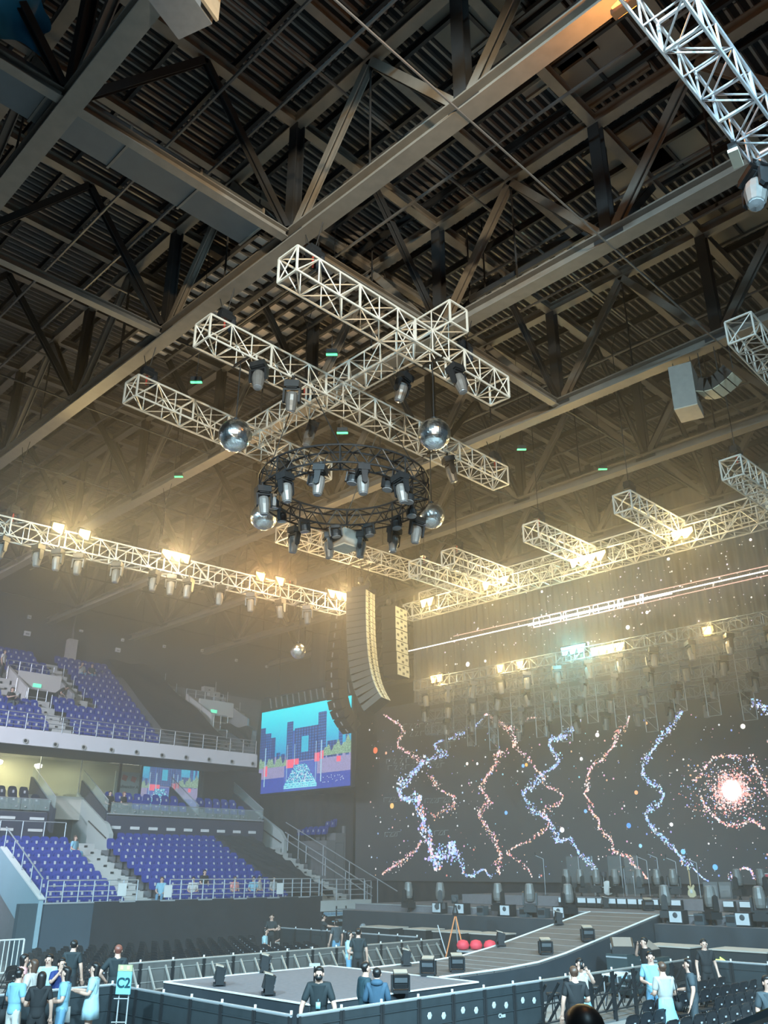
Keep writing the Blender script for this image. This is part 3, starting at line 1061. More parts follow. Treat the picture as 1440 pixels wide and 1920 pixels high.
# ------------------------------------------------------------------ hanging grid of lamps between header and screen
GRM = M('grid_steel', (.26, .29, .31), .4, .4, .15)
GN_ = ['top', 'second', 'third', 'lowest']
for k, (x, z) in enumerate(((33.7, 12.3), (34.6, 11.7), (35.4, 11.0), (36.2, 10.4))):
    lattice('grid_truss', 'grey lattice truss of the crowded light grid above the stage, %s level' % GN_[k], (x, 31.2 + k * .5, z), (x, 9.5, z), .5, .5, mat=GRM, rc=.022, rb=.014, group='light grid trusses')
cnt = 0
for k, (x, z) in enumerate(((33.7, 12.2), (34.6, 11.6), (35.4, 10.9), (36.2, 10.3))):
    for j in range(12):
        y = 30.4 - j * 1.65 + (k % 2) * .8
        place_head((x - .25, y, z - .03), (random.uniform(-.15, .15), random.uniform(-.1, .1), random.uniform(0, 3)), 'dark moving head on the stage light grid, %s level, %s along' % (GN_[k], ORD[j]), 'moving heads on the light grid', 1.1)
for j in range(14):
    y = 30.2 - j * 1.45
    e = empty('ladder_frame', (35.15, y, 9.9), 'thin grey ladder frame hanging in the stage light grid, %s along' % ORD[j], 'frame', 'ladder frames in the light grid')
    zt, zb = 13.2, 9.7 - (j % 3) * .35
    for q in (-.28, .28):
        MB().tube((35.15, y + q, zb), (35.15, y + q, zt), .02, 5).build('rail', GRM, e)
    b = MB()
    n = 7
    for r in range(n):
        z0, z1 = zb + (zt - zb) * r / n, zb + (zt - zb) * (r + 1) / n
        b.tube((35.15, y - .28, z0), (35.15, y + .28, z0), .014, 5)
        b.tube((35.15, y - .28, z0), (35.15, y + .28, z1), .012, 5)
    b.build('rungs', GRM, e)

# ------------------------------------------------------------------ side screen showing a city
SX, SY0, SY1, SZ0, SZ1 = 37.0, 49.15, 39.9, 8.2, 13.66


def city(u, v):
    n = random.random
    if v > .42:
        t = (v - .42) / .58
        c = (0.0, .30 + .62 * t, .62 + .40 * t)
    else:
        c = (.05, .1, .45)
    # plaza and road
    if v < .42:
        c = (.30, .28, .50) if v > .17 else (.03, .07, .42)
        if .3 < u < .66 and v < .33:
            c = (.05, .12, .5)
    base = .34

    def tower(a, z, h, k, m=.5):
        nonlocal c
        if a < u < z and base < v < h:
            s = math.sin(u * k) * .5 + .5
            r = math.sin(v * 190) * .5 + .5
            q = .55 * s + .45 * r
            c = (.005, .02 + .20 * q * q * m, .16 + .5 * q * q * m)
    tower(.0, .06, .80, 300); tower(.06, .13, .72, 260, .8); tower(.13, .18, .66, 300, .4)
    tower(.20, .24, .47, 200, .9); tower(.25, .30, .45, 220)
    tower(.31, .385, .82, 330, .9); tower(.40, .665, .73, 210, .8); tower(.66, .745, .88, 330, 1.0)
    tower(.76, .86, .52, 200, .6); tower(.875, .92, .74, 400, 1.1); tower(.945, .985, .7, 420, 1.3)
    if .485 < u < .56 and .44 < v < .62:
        c = (.0, .5, .72)
    if .385 < u < .40 and base < v < .71:
        c = (.01, .1, .45)
    # trees
    top = .38 + .035 * math.sin(u * 60) + .02 * math.sin(u * 131)
    if (u < .33 or u > .70) and .30 + (.06 if u > .7 else 0) < v < top + (.1 * (u - .7) / .3 + .04 if u > .7 else 0):
        g = n()
        c = (.10 + .25 * g, .25 + .30 * g, .16 + .22 * g)
    # flags
    for a, z, lo, hi in ((.06, .10, .20, .32), (.315, .40, .27, .37), (.40, .46, .30, .37), (.63, .68, .31, .41), (.69, .725, .33, .42), (.86, .9, .28, .34)):
        if a < u < z and lo < v < hi:
            c = (1, .12, .22)
    for q in (.07, .325, .41, .645, .70):
        if abs(u - q) < .004 and .08 < v < .55:
            c = (.35, .6, .75)
    # crowd and crossing
    if .3 < u < .66 and .03 < v < .30 and abs(u - .48) < .05 + (.32 - v) * .5:
        g = n()
        c = (.02, .1, .45) if g < .45 else ((.1, .75, .85) if g < .8 else (.75, .95, 1))
        if v < .10 and int(v * 90) % 2:
            c = (.25, .85, .95)
    if .70 < u < .95 and .06 < v < .14 and n() > .93:
        c = (.8, .95, 1)
    k = .85 + .3 * n()
    return (c[0] * k, c[1] * k, c[2] * k)


def painted_screen(name, parent, fn, P0, Pu, Pv, nu, nv, mat):
    b = MB()
    P0, Pu, Pv = Vector(P0), Vector(Pu), Vector(Pv)
    b.grid(lambda u, v: P0 + Pu * u + Pv * v, nu, nv)
    me = bpy.data.meshes.new(name)
    off = parent.location
    me.from_pydata([tuple(Vector(p) - off) for p in b.v], [], b.f)
    me.materials.append(mat)
    cols = [fn((i + .5) / nu, (j + .5) / nv) for j in range(nv) for i in range(nu)]
    colour_attr(me, cols)
    return link(name, me, parent)


e = empty('side_screen', (SX, (SY0 + SY1) / 2, SZ0), 'bright blue side screen showing tall city buildings and a crossing', 'screen')
MB().box((SX + .2, (SY0 + SY1) / 2, (SZ0 + SZ1) / 2), (.3, abs(SY0 - SY1) + .15, SZ1 - SZ0 + .15)).build('cabinet', BLACK, e)
painted_screen('picture', e, city, (SX, SY0, SZ0), (0, SY1 - SY0, 0), (0, 0, SZ1 - SZ0), 170, 130, glow('screen_glow', 1.5, True))
for k in range(14):
    y = SY1 + .5 + k * .62
    MB().box((SX + .2, y, SZ1 + .62), (.08, .05, .8), mat=Matrix.Rotation(-.25, 3, 'X')).build('hanging_strap', RAILM, e)
MB().bar((SX + .2, SY1, SZ1 + 1.0), (SX + .2, SY0, SZ1 + 1.0), .1, .1).build('hanging_bar', BLACKM, e)
for y in (SY1 + 1.5, SY0 - 1.5):
    MB().tube((SX + .2, y, SZ1 + 1), (SX + .2, y, 19), .02, 5).build('cable', WIRE, e)
# dark curved speaker column in front of the side screen
e = empty('line_array', aty(632, 1270, 33.5), 'dark curved loudspeaker column in front of the blue side screen', 'line array')
cp = [aty(x, y, 33.5) for x, y in ((641, 1150), (639, 1168), (637, 1186), (635, 1204), (633, 1222), (631, 1240), (630, 1258), (630, 1276), (631, 1294), (633, 1311), (637, 1328), (643, 1343), (651, 1356), (660, 1367))]
DK = M('speaker_dark', (.02, .02, .022), .6)
for k in range(len(cp) - 1):
    a, c2 = cp[k], cp[k + 1]
    d = (c2 - a)
    n_ = Vector((-d.z, 0, d.x)).normalized()
    R_ = Matrix((n_, Vector((0, 1, 0)), -d.normalized())).transposed()
    MB().box((a + c2) / 2, (.62, 1.0, d.length * .97), mat=R_).build('cabinet', DK, e)
    MB().box((a + c2) / 2 + n_ * -.33, (.04, .06, d.length * .5), mat=R_).build('rear_bracket', RAILM, e)
for q in (-.3, .3):
    MB().tube(cp[0] + Vector((0, q, 0)), (cp[0].x, cp[0].y + q, 18.95), .016, 5).build('hanging_chain', WIRE, e)
MB().bar((cp[0].x - .2, cp[0].y, 18.95), (30.5, cp[0].y, 18.95), .1, .1).build('spreader_beam', BLACKM, e)
MB().bar((cp[0].x, cp[0].y - .35, 18.95), (cp[0].x, cp[0].y + .35, 18.95), .08, .08).build('spreader_beam', BLACKM, e)

# ------------------------------------------------------------------ masking drapes round the screens
def drape(name, p, q, z0, z1, label, amp=.06, per=.6, mat=None):
    p, q = Vector((*p, 0)), Vector((*q, 0))
    L = (q - p).length
    d = (q - p) / L
    nrm = Vector((d.y, -d.x, 0))
    n = int(L / per * 8)
    b = MB()
    b.grid(lambda u, v: p + d * (L * u) + nrm * (amp * math.sin(u * L / per * 2 * PI) * (1 - .4 * v)) + Vector((0, 0, z0 + (z1 - z0) * v)), max(8, n), 2)
    o = b.build(name, mat or CLOTH, None, True)
    for v in o.data.vertices:
        pass
    return tag(o, label, 'drape')


drape('masking_drape', (39.9, 43.3), (37.2, 50.0), 0, 8.1, 'tall black drape closing the corner below the side screen', .05, .8)
drape('masking_drape', (39.95, 42.75), (39.95, 47.5), 0, 22, 'tall black drape at the outer edge of the big screen', .05, .8)
drape('masking_drape', (40.3, 46.5), (40.3, 7.5), 0, 2.9, 'low black drape along the foot of the big screen', .04, .9)

# ------------------------------------------------------------------ tip-up stadium seat
def rounded(w_, z0, z1, r, n=4):
    """outline of a panel with rounded top corners, in (x, z)"""
    pts = [(-w_ / 2, z0), (w_ / 2, z0)]
    for k in range(n + 1):
        a = k / n * PI / 2
        pts.append((w_ / 2 - r + r * math.cos(a), z1 - r + r * math.sin(a)))
    for k in range(n + 1):
        a = PI / 2 + k / n * PI / 2
        pts.append((-w_ / 2 + r + r * math.cos(a), z1 - r + r * math.sin(a)))
    return pts


def make_seat(shell, name):
    e = empty(name, (0, 0, 0), 'seat', 'seat')
    b = MB()
    o = rounded(.45, .40, .88, .13)
    n = len(o)
    fr = [(x, .06 + (z - .4) * .22 - .05 * (1 - (x / .225) ** 2) * 0 + .03 * (x / .225) ** 2 * -1, z) for x, z in o]
    bk = [(x * .97, y + .05, z) for x, y, z in fr]
    b.add(fr + bk, [tuple(range(n)), tuple(range(2 * n - 1, n - 1, -1))] + [((k + 1) % n, k, n + k, n + (k + 1) % n) for k in range(n)])
    b.build('backrest', shell, e)
    b = MB()
    o = rounded(.42, .36, .74, .1, 3)
    n = len(o)
    fr = [(x, -.075 + (z - .36) * .12, z) for x, z in o]
    bk = [(x * .95, y + .07, z) for x, y, z in fr]
    b.add(fr + bk, [tuple(range(n)), tuple(range(2 * n - 1, n - 1, -1))] + [((k + 1) % n, k, n + k, n + (k + 1) % n) for k in range(n)])
    b.build('seat_pan', shell, e)
    b = MB()
    b.box((0, .12, .2), (.06, .1, .42)); b.box((0, .06, .42), (.36, .12, .05)); b.box((0, .1, .02), (.2, .16, .04))
    b.build('bracket', BLACKM, e)
    b = MB()
    b.box((0.0, -.062, .60), (.10, .012, .14), mat=Matrix.Rotation(-.12, 3, 'X'))
    b.build('number_plate', M('seat_plate', (.50, .50, .54), .5, 0, .1, 30), e)
    return remember(e)


seat_lo = make_seat(SEATB, 'stadium_seat')
seat_used = [False]


def seat(loc, label, group, rz=0.0):
    if not seat_used[0]:
        seat_used[0] = True
        seat_lo.location = loc
        seat_lo.rotation_euler = (0, 0, rz)
        return tag(seat_lo, label, 'seat', group)
    return copy_tree(seat_lo, loc, (0, 0, rz), label, group)


def railing(name, p, q, h, label, n_post, rails=4, mat=None, r=.022, rp=.028):
    """handrail between two floor points"""
    p, q = Vector(p), Vector(q)
    e = empty(name, p, label, 'railing')
    mat = mat or RAILM
    for k in range(n_post):
        c = p.lerp(q, k / max(1, n_post - 1))
        MB().tube(c, c + Vector((0, 0, h)), rp, 6).build('post', mat, e)
    for k in range(rails):
        z = Vector((0, 0, h * (k + 1) / rails))
        MB().tube(p + z, q + z, r if k < rails - 1 else r * 1.25, 6).build('rail', mat, e)
    return e


# ------------------------------------------------------------------ lower stand
Y0, DY, Zt0, DZ = 36.9, .75, 1.6, .31
NR = 10


def rowY(k):
    return Y0 + DY * k


def rowZ(k):
    return Zt0 + DZ * k


XA0, XA1 = 21.1, 22.9
e = empty('seating_tier', (26, Y0, 0), 'stepped concrete lower tier carrying the rows of blue seats', 'stand')
for k in range(NR):
    y, z = rowY(k), rowZ(k)
    for a_, c_ in ((16.9, XA0), (XA1, 33.3), (35.1, 35.7)):
        MB().box(((a_ + c_) / 2, y + DY / 2, z / 2), (c_ - a_, DY - .01, z)).build('tier_step', CONCD, e)
MB().box((27, rowY(NR) + .1, 2.2), (17, .25, 4.4)).build('rear_curb', CONCD, e)


def stairs(name, x0, x1, label, k0=0, k1=NR):
    e = empty(name, ((x0 + x1) / 2, rowY(k0), rowZ(k0)), label, 'stairs')
    for k in range(k0, k1):
        y, z = rowY(k), rowZ(k)
        t = MB()
        t.box(((x0 + x1) / 2, y + DY * .25 - .02, z / 2 + .02), (x1 - x0 - .01, DY * .5, z + .04))
        t.build('stair_tread', CONC, e)
        t = MB()
        t.box(((x0 + x1) / 2, y + DY * .75, (z + DZ) / 2), (x1 - x0 - .01, DY * .5, z + DZ))
        t.build('stair_block', CONC, e)
        t = MB()
        t.box(((x0 + x1) / 2, y - .012, z - DZ / 2 + .02), (x1 - x0 - .01, .04, DZ + .02))
        t.build('stair_riser', CONC, e)
        for q in (.25, .72):
            MB().box((x0 + (x1 - x0) * q, y + DY * .5 - .012, z + DZ * .55), (.16, .03, .09)).build('step_light', BLACK, e)
    return e


stairs('stairs', XA0, XA1, 'wide pale concrete stairs between the two blocks of blue seats')
stairs('stairs', 33.3, 35.1, 'pale concrete stairs at the stage end of the stand beside the black cover')
PITCHX = .478
for k in range(NR):
    n = 15
    for j in range(n):
        x = 23.2 + .24 + j * PITCHX
        if k == NR - 1 and j < 2:
            continue
        if x > 30.2:
            continue
        seat((x, rowY(k) + .38, rowZ(k)), 'blue seat right of the pale stairs, %s row up, %s seat' % (ORD[k], ORD[j]), 'blue seats right of the pale stairs')
for k in range(9):
    for j in range(8):
        x = 20.86 - j * PITCHX
        if k < 3 and j > 7 - 0:
            continue
        if x < 16.95 + (.35 if k < 4 else 0):
            continue
        seat((x, rowY(k) + .38, rowZ(k)), 'blue seat left of the pale stairs, %s row up, %s seat' % (ORD[k], ORD[j]), 'blue seats left of the pale stairs')
# front wall wrapped in black cloth
b = MB()
b.grid(lambda u, v: (19.0 + 12.5 * u, 35.98 + .03 * math.sin(u * 40 + v * 3), 2.22 * v), 90, 4)
tag(b.build('front_drape', CLOTH, None, True), 'long black cloth hung over the front wall of the stand', 'drape')
MB_ = MB(); MB_.box((24.2, 36.42, 1.09), (14.6, .8, 2.18)); struct(MB_.build('wall_stand_front', M('stand_front', (.05, .075, .10), .8, 0, .15, 1)))
b = MB(); b.box((24.2, 36.05, 2.2), (14.7, .12, .06)); struct(b.build('trim_parapet', RAILM))
# front railings
railing('front_railing', (16.95, 36.1, 2.22), (21.0, 36.1, 2.22), .82, 'pale steel railing in front of the left block of blue seats', 7)
railing('front_railing', (22.6, 36.1, 2.22), (31.4, 36.1, 2.22), .82, 'long pale steel railing in front of the blue seats right of the stairs', 16)
railing('front_railing', (31.6, 36.1, 2.0), (34.6, 36.1, 2.0), 1.0, 'short pale steel railing at the foot of the end stairs', 4)
railing('side_railing', (34.65, 36.1, 1.95), (35.4, 36.4, 1.95), .95, 'small rail panel closing the end of the stand', 2, 3)
# paper notices on the railing
for k, (px, py) in enumerate(((229, 1668), (315, 1671), (525, 1666))):
    p = aty(px, py, 36.05)
    tag(MB().box(p, (.4, .02, .5)).build('paper_notice', WHITE), 'white paper notice tied to the front railing, %s from the left' % ORD[k], 'notice', 'notices on the front railing')
# landing slab at the foot of the end stairs
b = MB(); b.box((33.2, 36.5, 1.75), (3.6, 1.1, .5)); tag(b.build('landing_slab', CONC), 'pale concrete landing at the foot of the end stairs', 'landing')
# slanted handrail of the end stairs
e = empty('stair_handrail', (35.25, 37, 1.6), 'slanted pale steel handrail down the end stairs', 'railing')
for h in (.55, .95):
    MB().tube((35.3, 36.2, 1.6 + h), (35.3, 43.9, 4.65 + h), .03, 6).build('rail', RAILM, e)
for k in range(5):
    y = 36.6 + k * 1.75
    z = 1.6 + (y - 36.2) * .396
    MB().tube((35.3, y, z), (35.3, y, z + .95), .026, 6).build('post', RAILM, e)
e = empty('stair_handrail', (35.55, 36.4, 1.9), 'outer slanted handrail running down past the end stairs', 'railing')
MB().tube((35.9, 34.9, 2.4), (35.9, 44.6, 6.2), .03, 6).build('rail', RAILM, e)
for k in range(4):
    y = 36.4 + k * 2.3
    z = 2.4 + (y - 34.9) * .392
    MB().tube((35.9, y, 0), (35.9, y, z), .026, 6).build('post', RAILM, e)
# black cover over the seats next to the end stairs
b = MB()


def cover(u, v):
    x = 30.25 + 3.0 * u
    y = 37.0 + 7.2 * v
    z = 2.35 + (y - 37.0) * .405 + .10 * math.sin(x * 3.1 + y * 1.2) * (1 - v) + .05 * math.sin(y * 7) + .04 * math.sin(x * 9 + y * 4)
    if u < .02 or u > .98:
        z -= .35
    return (x, y, z)


b.grid(cover, 30, 50)
tag(b.build('seat_cover', CLOTH, None, True), 'creased black cloth laid over the rows beside the end stairs', 'cover cloth')

# ------------------------------------------------------------------ wall behind the top row and the terrace over it
TZ = 6.2
e = empty('terrace', (28.9, 44.7, 4.3), 'dark blue terrace wall behind the top row with its ledge', 'terrace')
MB().box((28.95, 44.85, 5.2), (10.4, .4, 1.9)).build('front_wall', NAVYW, e)
MB().box((28.95, 46.5, TZ - .1), (10.4, 3.2, .2)).build('deck', CONCD, e)
MB().box((28.95, 44.75, TZ + .03), (10.4, .3, .06)).build('ledge', RAILM, e)
for k in range(9):
    MB().box((24.3 + k * 1.13, 44.63, 5.55), (.55, .03, .15)).build('marker_plate', WHITE, e)
e = empty('terrace', (15.5, 44.7, 4.3), 'dark terrace wall beyond the left block of seats', 'terrace')
MB().box((15.2, 45.3, 5.2), (10.9, .4, 1.9)).build('front_wall', NAVYW, e)
MB().box((15.2, 46.7, TZ - .1), (10.9, 2.8, .2)).build('deck', CONCD, e)
for k in range(4):
    for q in (5.3, 5.85):
        MB().box((20.1 - k * 1.5, 45.08, q), (.75, .03, .13)).build('marker_plate', WHITE, e)
# pale landing and rail behind the left block
b = MB(); b.box((18.5, 44.4, 4.25), (5.2, 1.3, .3)); tag(b.build('landing_slab', CONC), 'pale landing strip behind the left block of seats', 'landing')
railing('landing_railing', (14.5, 43.85, 4.4), (21.1, 43.85, 4.4), 1.25, 'steel railing along the landing behind the left block', 7, 1)


def glass_mat(name, tint, alpha):
    m = M(name, tint, .05, 0, 0, alpha=alpha)
    return m


GL = glass_mat('clear_glass', (.55, .68, .66), .22)


def balustrade(x0, x1, y, z, h, label, n):
    e = empty('glass_balustrade', ((x0 + x1) / 2, y, z), label, 'balustrade')
    w_ = (x1 - x0) / n
    for k in range(n):
        MB().box((x0 + w_ * (k + .5), y, z + h / 2), (w_ - .03, .02, h)).build('pane', GL, e)
        for q in (.15, .85):
            MB().tube((x0 + w_ * (k + q), y - .05, z + .15), (x0 + w_ * (k + q), y + .02, z + .15), .04, 8).build('fixing', RAILM, e)
    MB().tube((x0, y, z + h), (x1, y, z + h), .025, 6).build('rail', RAILM, e)


balustrade(23.9, 34.1, 44.68, TZ + .05, .55, 'glass balustrade along the terrace above the blue seats', 6)
balustrade(13, 20.7, 45.1, TZ + .05, .55, 'glass balustrade of the terrace at the left edge', 5)
# sloping upstands with glass beside the stair openings
UPM = M('upstand_navy', (.035, .04, .06), .6, 0, .15, 2)
for k, (x, l) in enumerate(((20.8, 'at the end of the left terrace'), (23.75, 'beside the grey stair wall at the middle opening'), (29.5, 'in front of the glowing reflection panel'), (34.2, 'at the stage end of the terrace'))):
    e = empty('stair_upstand', (x, 44.8, 6.0), 'dark sloping upstand with glass ' + l, 'upstand', 'sloping upstands')
    MB().prism([(44.75, 5.2), (44.75, 6.35), (48.0, 8.15), (48.0, 6.9)], 0, x - .09, x + .09).build('panel', UPM, e)
    MB().prism([(44.75, 6.36), (44.75, 6.9), (48.0, 8.7), (48.0, 8.16)], 0, x - .012, x + .012).build('pane', GL, e)
    MB().tube((x, 44.75, 6.92), (x, 48.0, 8.72), .025, 6).build('rail', RAILM, e)
for k, (x0, l) in enumerate(((23.6, 'at the top of the wide pale stairs'), (35.3, 'at the top of the end stairs'))):
    GW = M('stair_wall_grey', (.42, .46, .44), .8, 0, .08, 1.5)
    e = empty('stair_wall', (x0, 44.2, 4.4), 'pale grey-green side wall ' + l, 'wall', 'grey stair walls')
    MB().prism([(43.9, 4.2), (43.9, 5.2), (44.4, 5.7), (48.2, 7.5), (48.2, 4.2)], 0, x0 - .05, x0 + .2).build('wall_panel', GW, e)
    MB().tube((x0 - .12, 44.1, 5.0), (x0 - .12, 46.2, 5.9), .035, 6).build('handrail', BLACKM, e)
b = MB(); b.box((22.0, 47.6, 6.6), (3.4, .3, 1.2)); tag(b.build('portal_lintel', M('cream_wall', (.62, .58, .5), .8, 0, .06, 1)), 'cream lintel over the stair opening in the terrace', 'lintel')
b = MB(); b.box((22.2, 48.4, 3.05), (3.2, .2, 6.1)); tag(b.build('portal_back', M('portal_dark', (.10, .10, .10), .8)), 'dark back of the stair opening under the lintel', 'opening')
# terrace seats
for x0_, x1_, y_, l in ((24.0, 34.0, 46.55, 'low dark step under the second terrace row'), (14.0, 20.6, 46.95, 'low dark step under the second row at the left edge')):
    tag(MB().box(((x0_ + x1_) / 2, y_, TZ + .21), (x1_ - x0_, .9, .42)).build('terrace_step', CONCD), l, 'step')
for r_ in range(2):
    for j in range(15):
        x = 24.6 + j * .6
        if 28.9 < x < 30.4 or (r_ == 0 and x < 25.8):
            continue
        seat((x, 45.35 + r_ * .95, TZ + r_ * .42), 'blue seat on the glass-fronted terrace, %s row, %s along' % (ORD[r_], ORD[j]), 'blue seats on the terrace')
seat_dk = make_seat(M('seat_dark', (.02, .025, .05), .4), 'stadium_seat')
seat_dk.location = (20.2, 45.75, TZ)
for r_ in range(2):
    for j in range(7):
        p = (20.2 - j * .6 - .3 * r_, 45.75 + r_ * .9, TZ + r_ * .42)
        l = 'dark seat on the terrace at the left edge, %s row, %s from the upstand' % (ORD[r_], ORD[j])
        if r_ == j == 0:
            tag(seat_dk, l, 'seat', 'dark seats on the left terrace')
        else:
            copy_tree(seat_dk, p, (0, 0, 0), l, 'dark seats on the left terrace')

# ------------------------------------------------------------------ suites behind glass under the balcony
SWARM = M('suite_wall', (.62, .60, .40), .8, 0, .25, 1.2)
b = MB(); b.box((20, 51.5, 8.2), (24, .2, 2.8)); struct(b.build('wall_suite', SWARM))
b = MB(); b.box((20, 49.8, 9.55), (24, 3.4, .08)); struct(b.build('ceiling_suite', M('suite_ceiling', (.6, .6, .48), .8)))
b = MB(); b.box((22, 49.8, 6.75), (28, 3.4, .1)); struct(b.build('floor_suite', CONCD))
LBAR = M('tube_lamp_lit', (1, 1, .95), .4, 0, 0, emit=(1, 1, .86), es=6)
for k, (x0, y0) in enumerate(((16.0, 49.6), (19.4, 49.3), (21.8, 49.3), (25.2, 49.2), (27.0, 49.4))):
    tag(MB().box((x0, y0, 9.46), (2.0, .09, .07)).build('tube_lamp', LBAR), 'lit tube lamp on the suite ceiling behind the glass, %s from the left' % ORD[k], 'ceiling lamp', 'suite tube lamps')
for k, (x0, y0) in enumerate(((19.6, 49.9), (22.0, 50.2))):
    tag(MB().lathe([(.05, .12), (.22, .06), (.2, -.1), (.08, -.16)], 12, (x0, y0, 9.0)).build('globe_lamp', LBAR), 'glowing globe lamp behind the suite glass, %s from the left' % ORD[k], 'lamp', 'suite globe lamps')
lamp('suite_light', 'AREA', (20, 49.6, 9.4), 380, (1, .95, .62), 2.5)
lamp('suite_light', 'AREA', (24.2, 49.6, 9.4), 90, (.95, 1, .75), 2)
for k, (x, z, w_) in enumerate(((18.4, 7.6, .9), (20.6, 7.5, 1.1), (23.0, 7.6, 1.4), (24.6, 7.5, .7), (26.3, 7.5, 1.2))):
    e = empty('suite_cabinet', (x, 51, 6.8), 'dim cabinet against the suite wall behind the glass, %s from the left' % ORD[k], 'cabinet', 'suite cabinets')
    MB().box((x, 51.1, 7.2), (w_, .5, .8)).build('body', M('cabinet_wood', (.22, .2, .15), .6), e)
    MB().box((x, 50.84, 7.2), (w_ * .45, .02, .7)).build('door', M('cabinet_door', (.3, .28, .2), .6), e)
e = empty('window_1', (21, 48.1, 7.0), None, None)
struct(e)
SGL = glass_mat('suite_glass', (.5, .55, .42), .30)
xs = [14, 16.4, 18.8, 21.2, 23.6, 26.0]
for a, c in zip(xs[:-1], xs[1:]):
    MB().box(((a + c) / 2, 48.12, 8.2), (c - a - .02, .02, 2.7)).build('pane', SGL, e)
    MB().box((c - .0, 48.12, 8.2), (.035, .06, 2.7)).build('mullion', RAILM, e)
MB().box((26.05, 48.12, 8.2), (.16, .12, 2.7)).build('mullion', BLACKM, e)
MB().box((29.05, 48.2, 8.2), (5.9, .02, 2.7)).build('pane', glass_mat('bay_glass', (.5, .55, .5), .1), e)
MB().box((23, 48.12, 6.88), (18, .14, .16)).build('sill', RAILM, e)
# glowing panel for a screen's reflection, and pale board, behind the end panes
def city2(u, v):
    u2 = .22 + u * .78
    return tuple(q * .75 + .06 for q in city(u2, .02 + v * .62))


e = empty('reflection_panel', (29.9, 48.6, 7.0), 'glowing panel behind the terrace glass standing in for a reflected city screen', 'screen')
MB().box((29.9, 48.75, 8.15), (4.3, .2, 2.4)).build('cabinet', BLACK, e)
painted_screen('picture', e, city2, (27.85, 48.62, 7.0), (4.0, 0, 0), (0, 0, 2.3), 80, 50, glow('reflection_glow_soft', 1.7, True))
e = empty('logo_board', (27.0, 48.7, 7.6), 'pale board with a red cube emblem and dark lettering behind the glass', 'sign')
MB().box((27.0, 48.8, 8.2), (1.7, .06, 1.4)).build('board', M('board_pale', (.55, .62, .62), .6, 0, .1), e)
b = MB()
for (x, z) in ((26.75, 8.55), (27.35, 8.5)):
    b.box((x, 48.75, z), (.3, .04, .3), mat=Matrix.Rotation(.3, 3, 'Y'))
b.build('red_cube', M('logo_red', (.75, .12, .08), .6), e)


def text_mesh(s, size, name, mat, parent, loc, rot, extr=.004):
    cu = bpy.data.curves.new(name, 'FONT')
    cu.body = s
    cu.size = size
    cu.extrude = extr
    cu.offset = size * .03
    cu.align_x = 'CENTER'
    cu.align_y = 'CENTER'
    ob = bpy.data.objects.new(name + '_tmp', cu)
    COL.objects.link(ob)
    dg = bpy.context.evaluated_depsgraph_get()
    me = bpy.data.meshes.new_from_object(ob.evaluated_get(dg))
    bpy.data.objects.remove(ob)
    bpy.data.curves.remove(cu)
    me.materials.clear()
    me.materials.append(mat)
    o = link(name, me, parent)
    o.location = Vector(loc) - (parent.location if parent else Vector())
    o.rotation_euler = rot
    return o


INK = M('ink_dark', (.05, .06, .07), .6)
text_mesh('Advancing A', .26, 'lettering', INK, e, (27.05, 48.74, 8.05), (PI / 2, 0, 0))
# dark closed bays beyond the glass
b = MB(); b.box((34.4, 48.6, 7.9), (4.6, .3, 3.2)); tag(b.build('closed_bay', M('bay_black', (.02, .021, .025), .8)), 'black closed bay at the stage end of the terrace', 'wall panel')

# ------------------------------------------------------------------ balcony
BZ = 9.25
FASC = M('fascia_white', (.66, .63, .66), .6, 0, .05, 1.2)
e = empty('balcony', (22, 44, BZ), 'pale balcony front with a row of round downlights', 'balcony')
MB().box((21.7, 44.05, BZ + .36), (22.4, .22, .72)).build('fascia', FASC, e)
MB().box((21.7, 46.1, BZ + .12), (22.4, 4.1, .2)).build('slab', CONCD, e)
MB().box((21.7, 44.3, BZ + .75), (22.4, .6, .08)).build('coping', FASC, e)
for px, py in ((47, 1389), (103, 1396), (156, 1401), (208, 1406), (255, 1410), (303, 1416), (348, 1420), (391, 1424), (434, 1428), (473, 1432)):
    p = aty(px, py, 43.93)
    s_ = MB()
    s_.lathe([(.13, 0), (.13, .05), (.10, .05)], 14, p + Vector((0, 0, 0)), Matrix.Rotation(PI / 2, 3, 'X'))
    r_ = s_.build('downlight_ring', RAILM, e)
    MB().lathe([(.085, .051), (.05, .06)], 12, p, Matrix.Rotation(PI / 2, 3, 'X')).build('downlight_lens', BLACK, r_) if False else MB().lathe([(.085, .051), (.05, .06)], 12, p, Matrix.Rotation(PI / 2, 3, 'X')).build('downlight_lens', BLACK, e)
railing('balcony_railing', (10.6, 44.0, BZ + .75), (32.8, 44.0, BZ + .75), .82, 'steel railing along the balcony front', 24, 4, M('rail_grey', (.36, .36, .38), .4, .4, .1))

# ------------------------------------------------------------------ upper stand
UY, UDY, UZ, UDZ = 44.9, .82, 9.9, .49
NU = 13


def uY(k):
    return UY + UDY * k


def uZ(k):
    return UZ + UDZ * k


def XR(k):
    return min(42, 32.9 + (uY(k) - 44.5) * .8)


e = empty('seating_tier', (24, UY, UZ - .5), 'steep concrete upper tier above the balcony', 'stand')
for k in range(NU):
    if 5 <= k <= 8:
        spans = ((8, 20.1), (23.0, 32.7), (35.8, XR(k)))
    else:
        spans = ((8, XR(k)),)
    for a, c in spans:
        if c - a < .3:
            continue
        MB().box(((a + c) / 2, uY(k) + UDY / 2, uZ(k) - .3), (c - a, UDY, .6)).build('tier_step', CONCD, e)


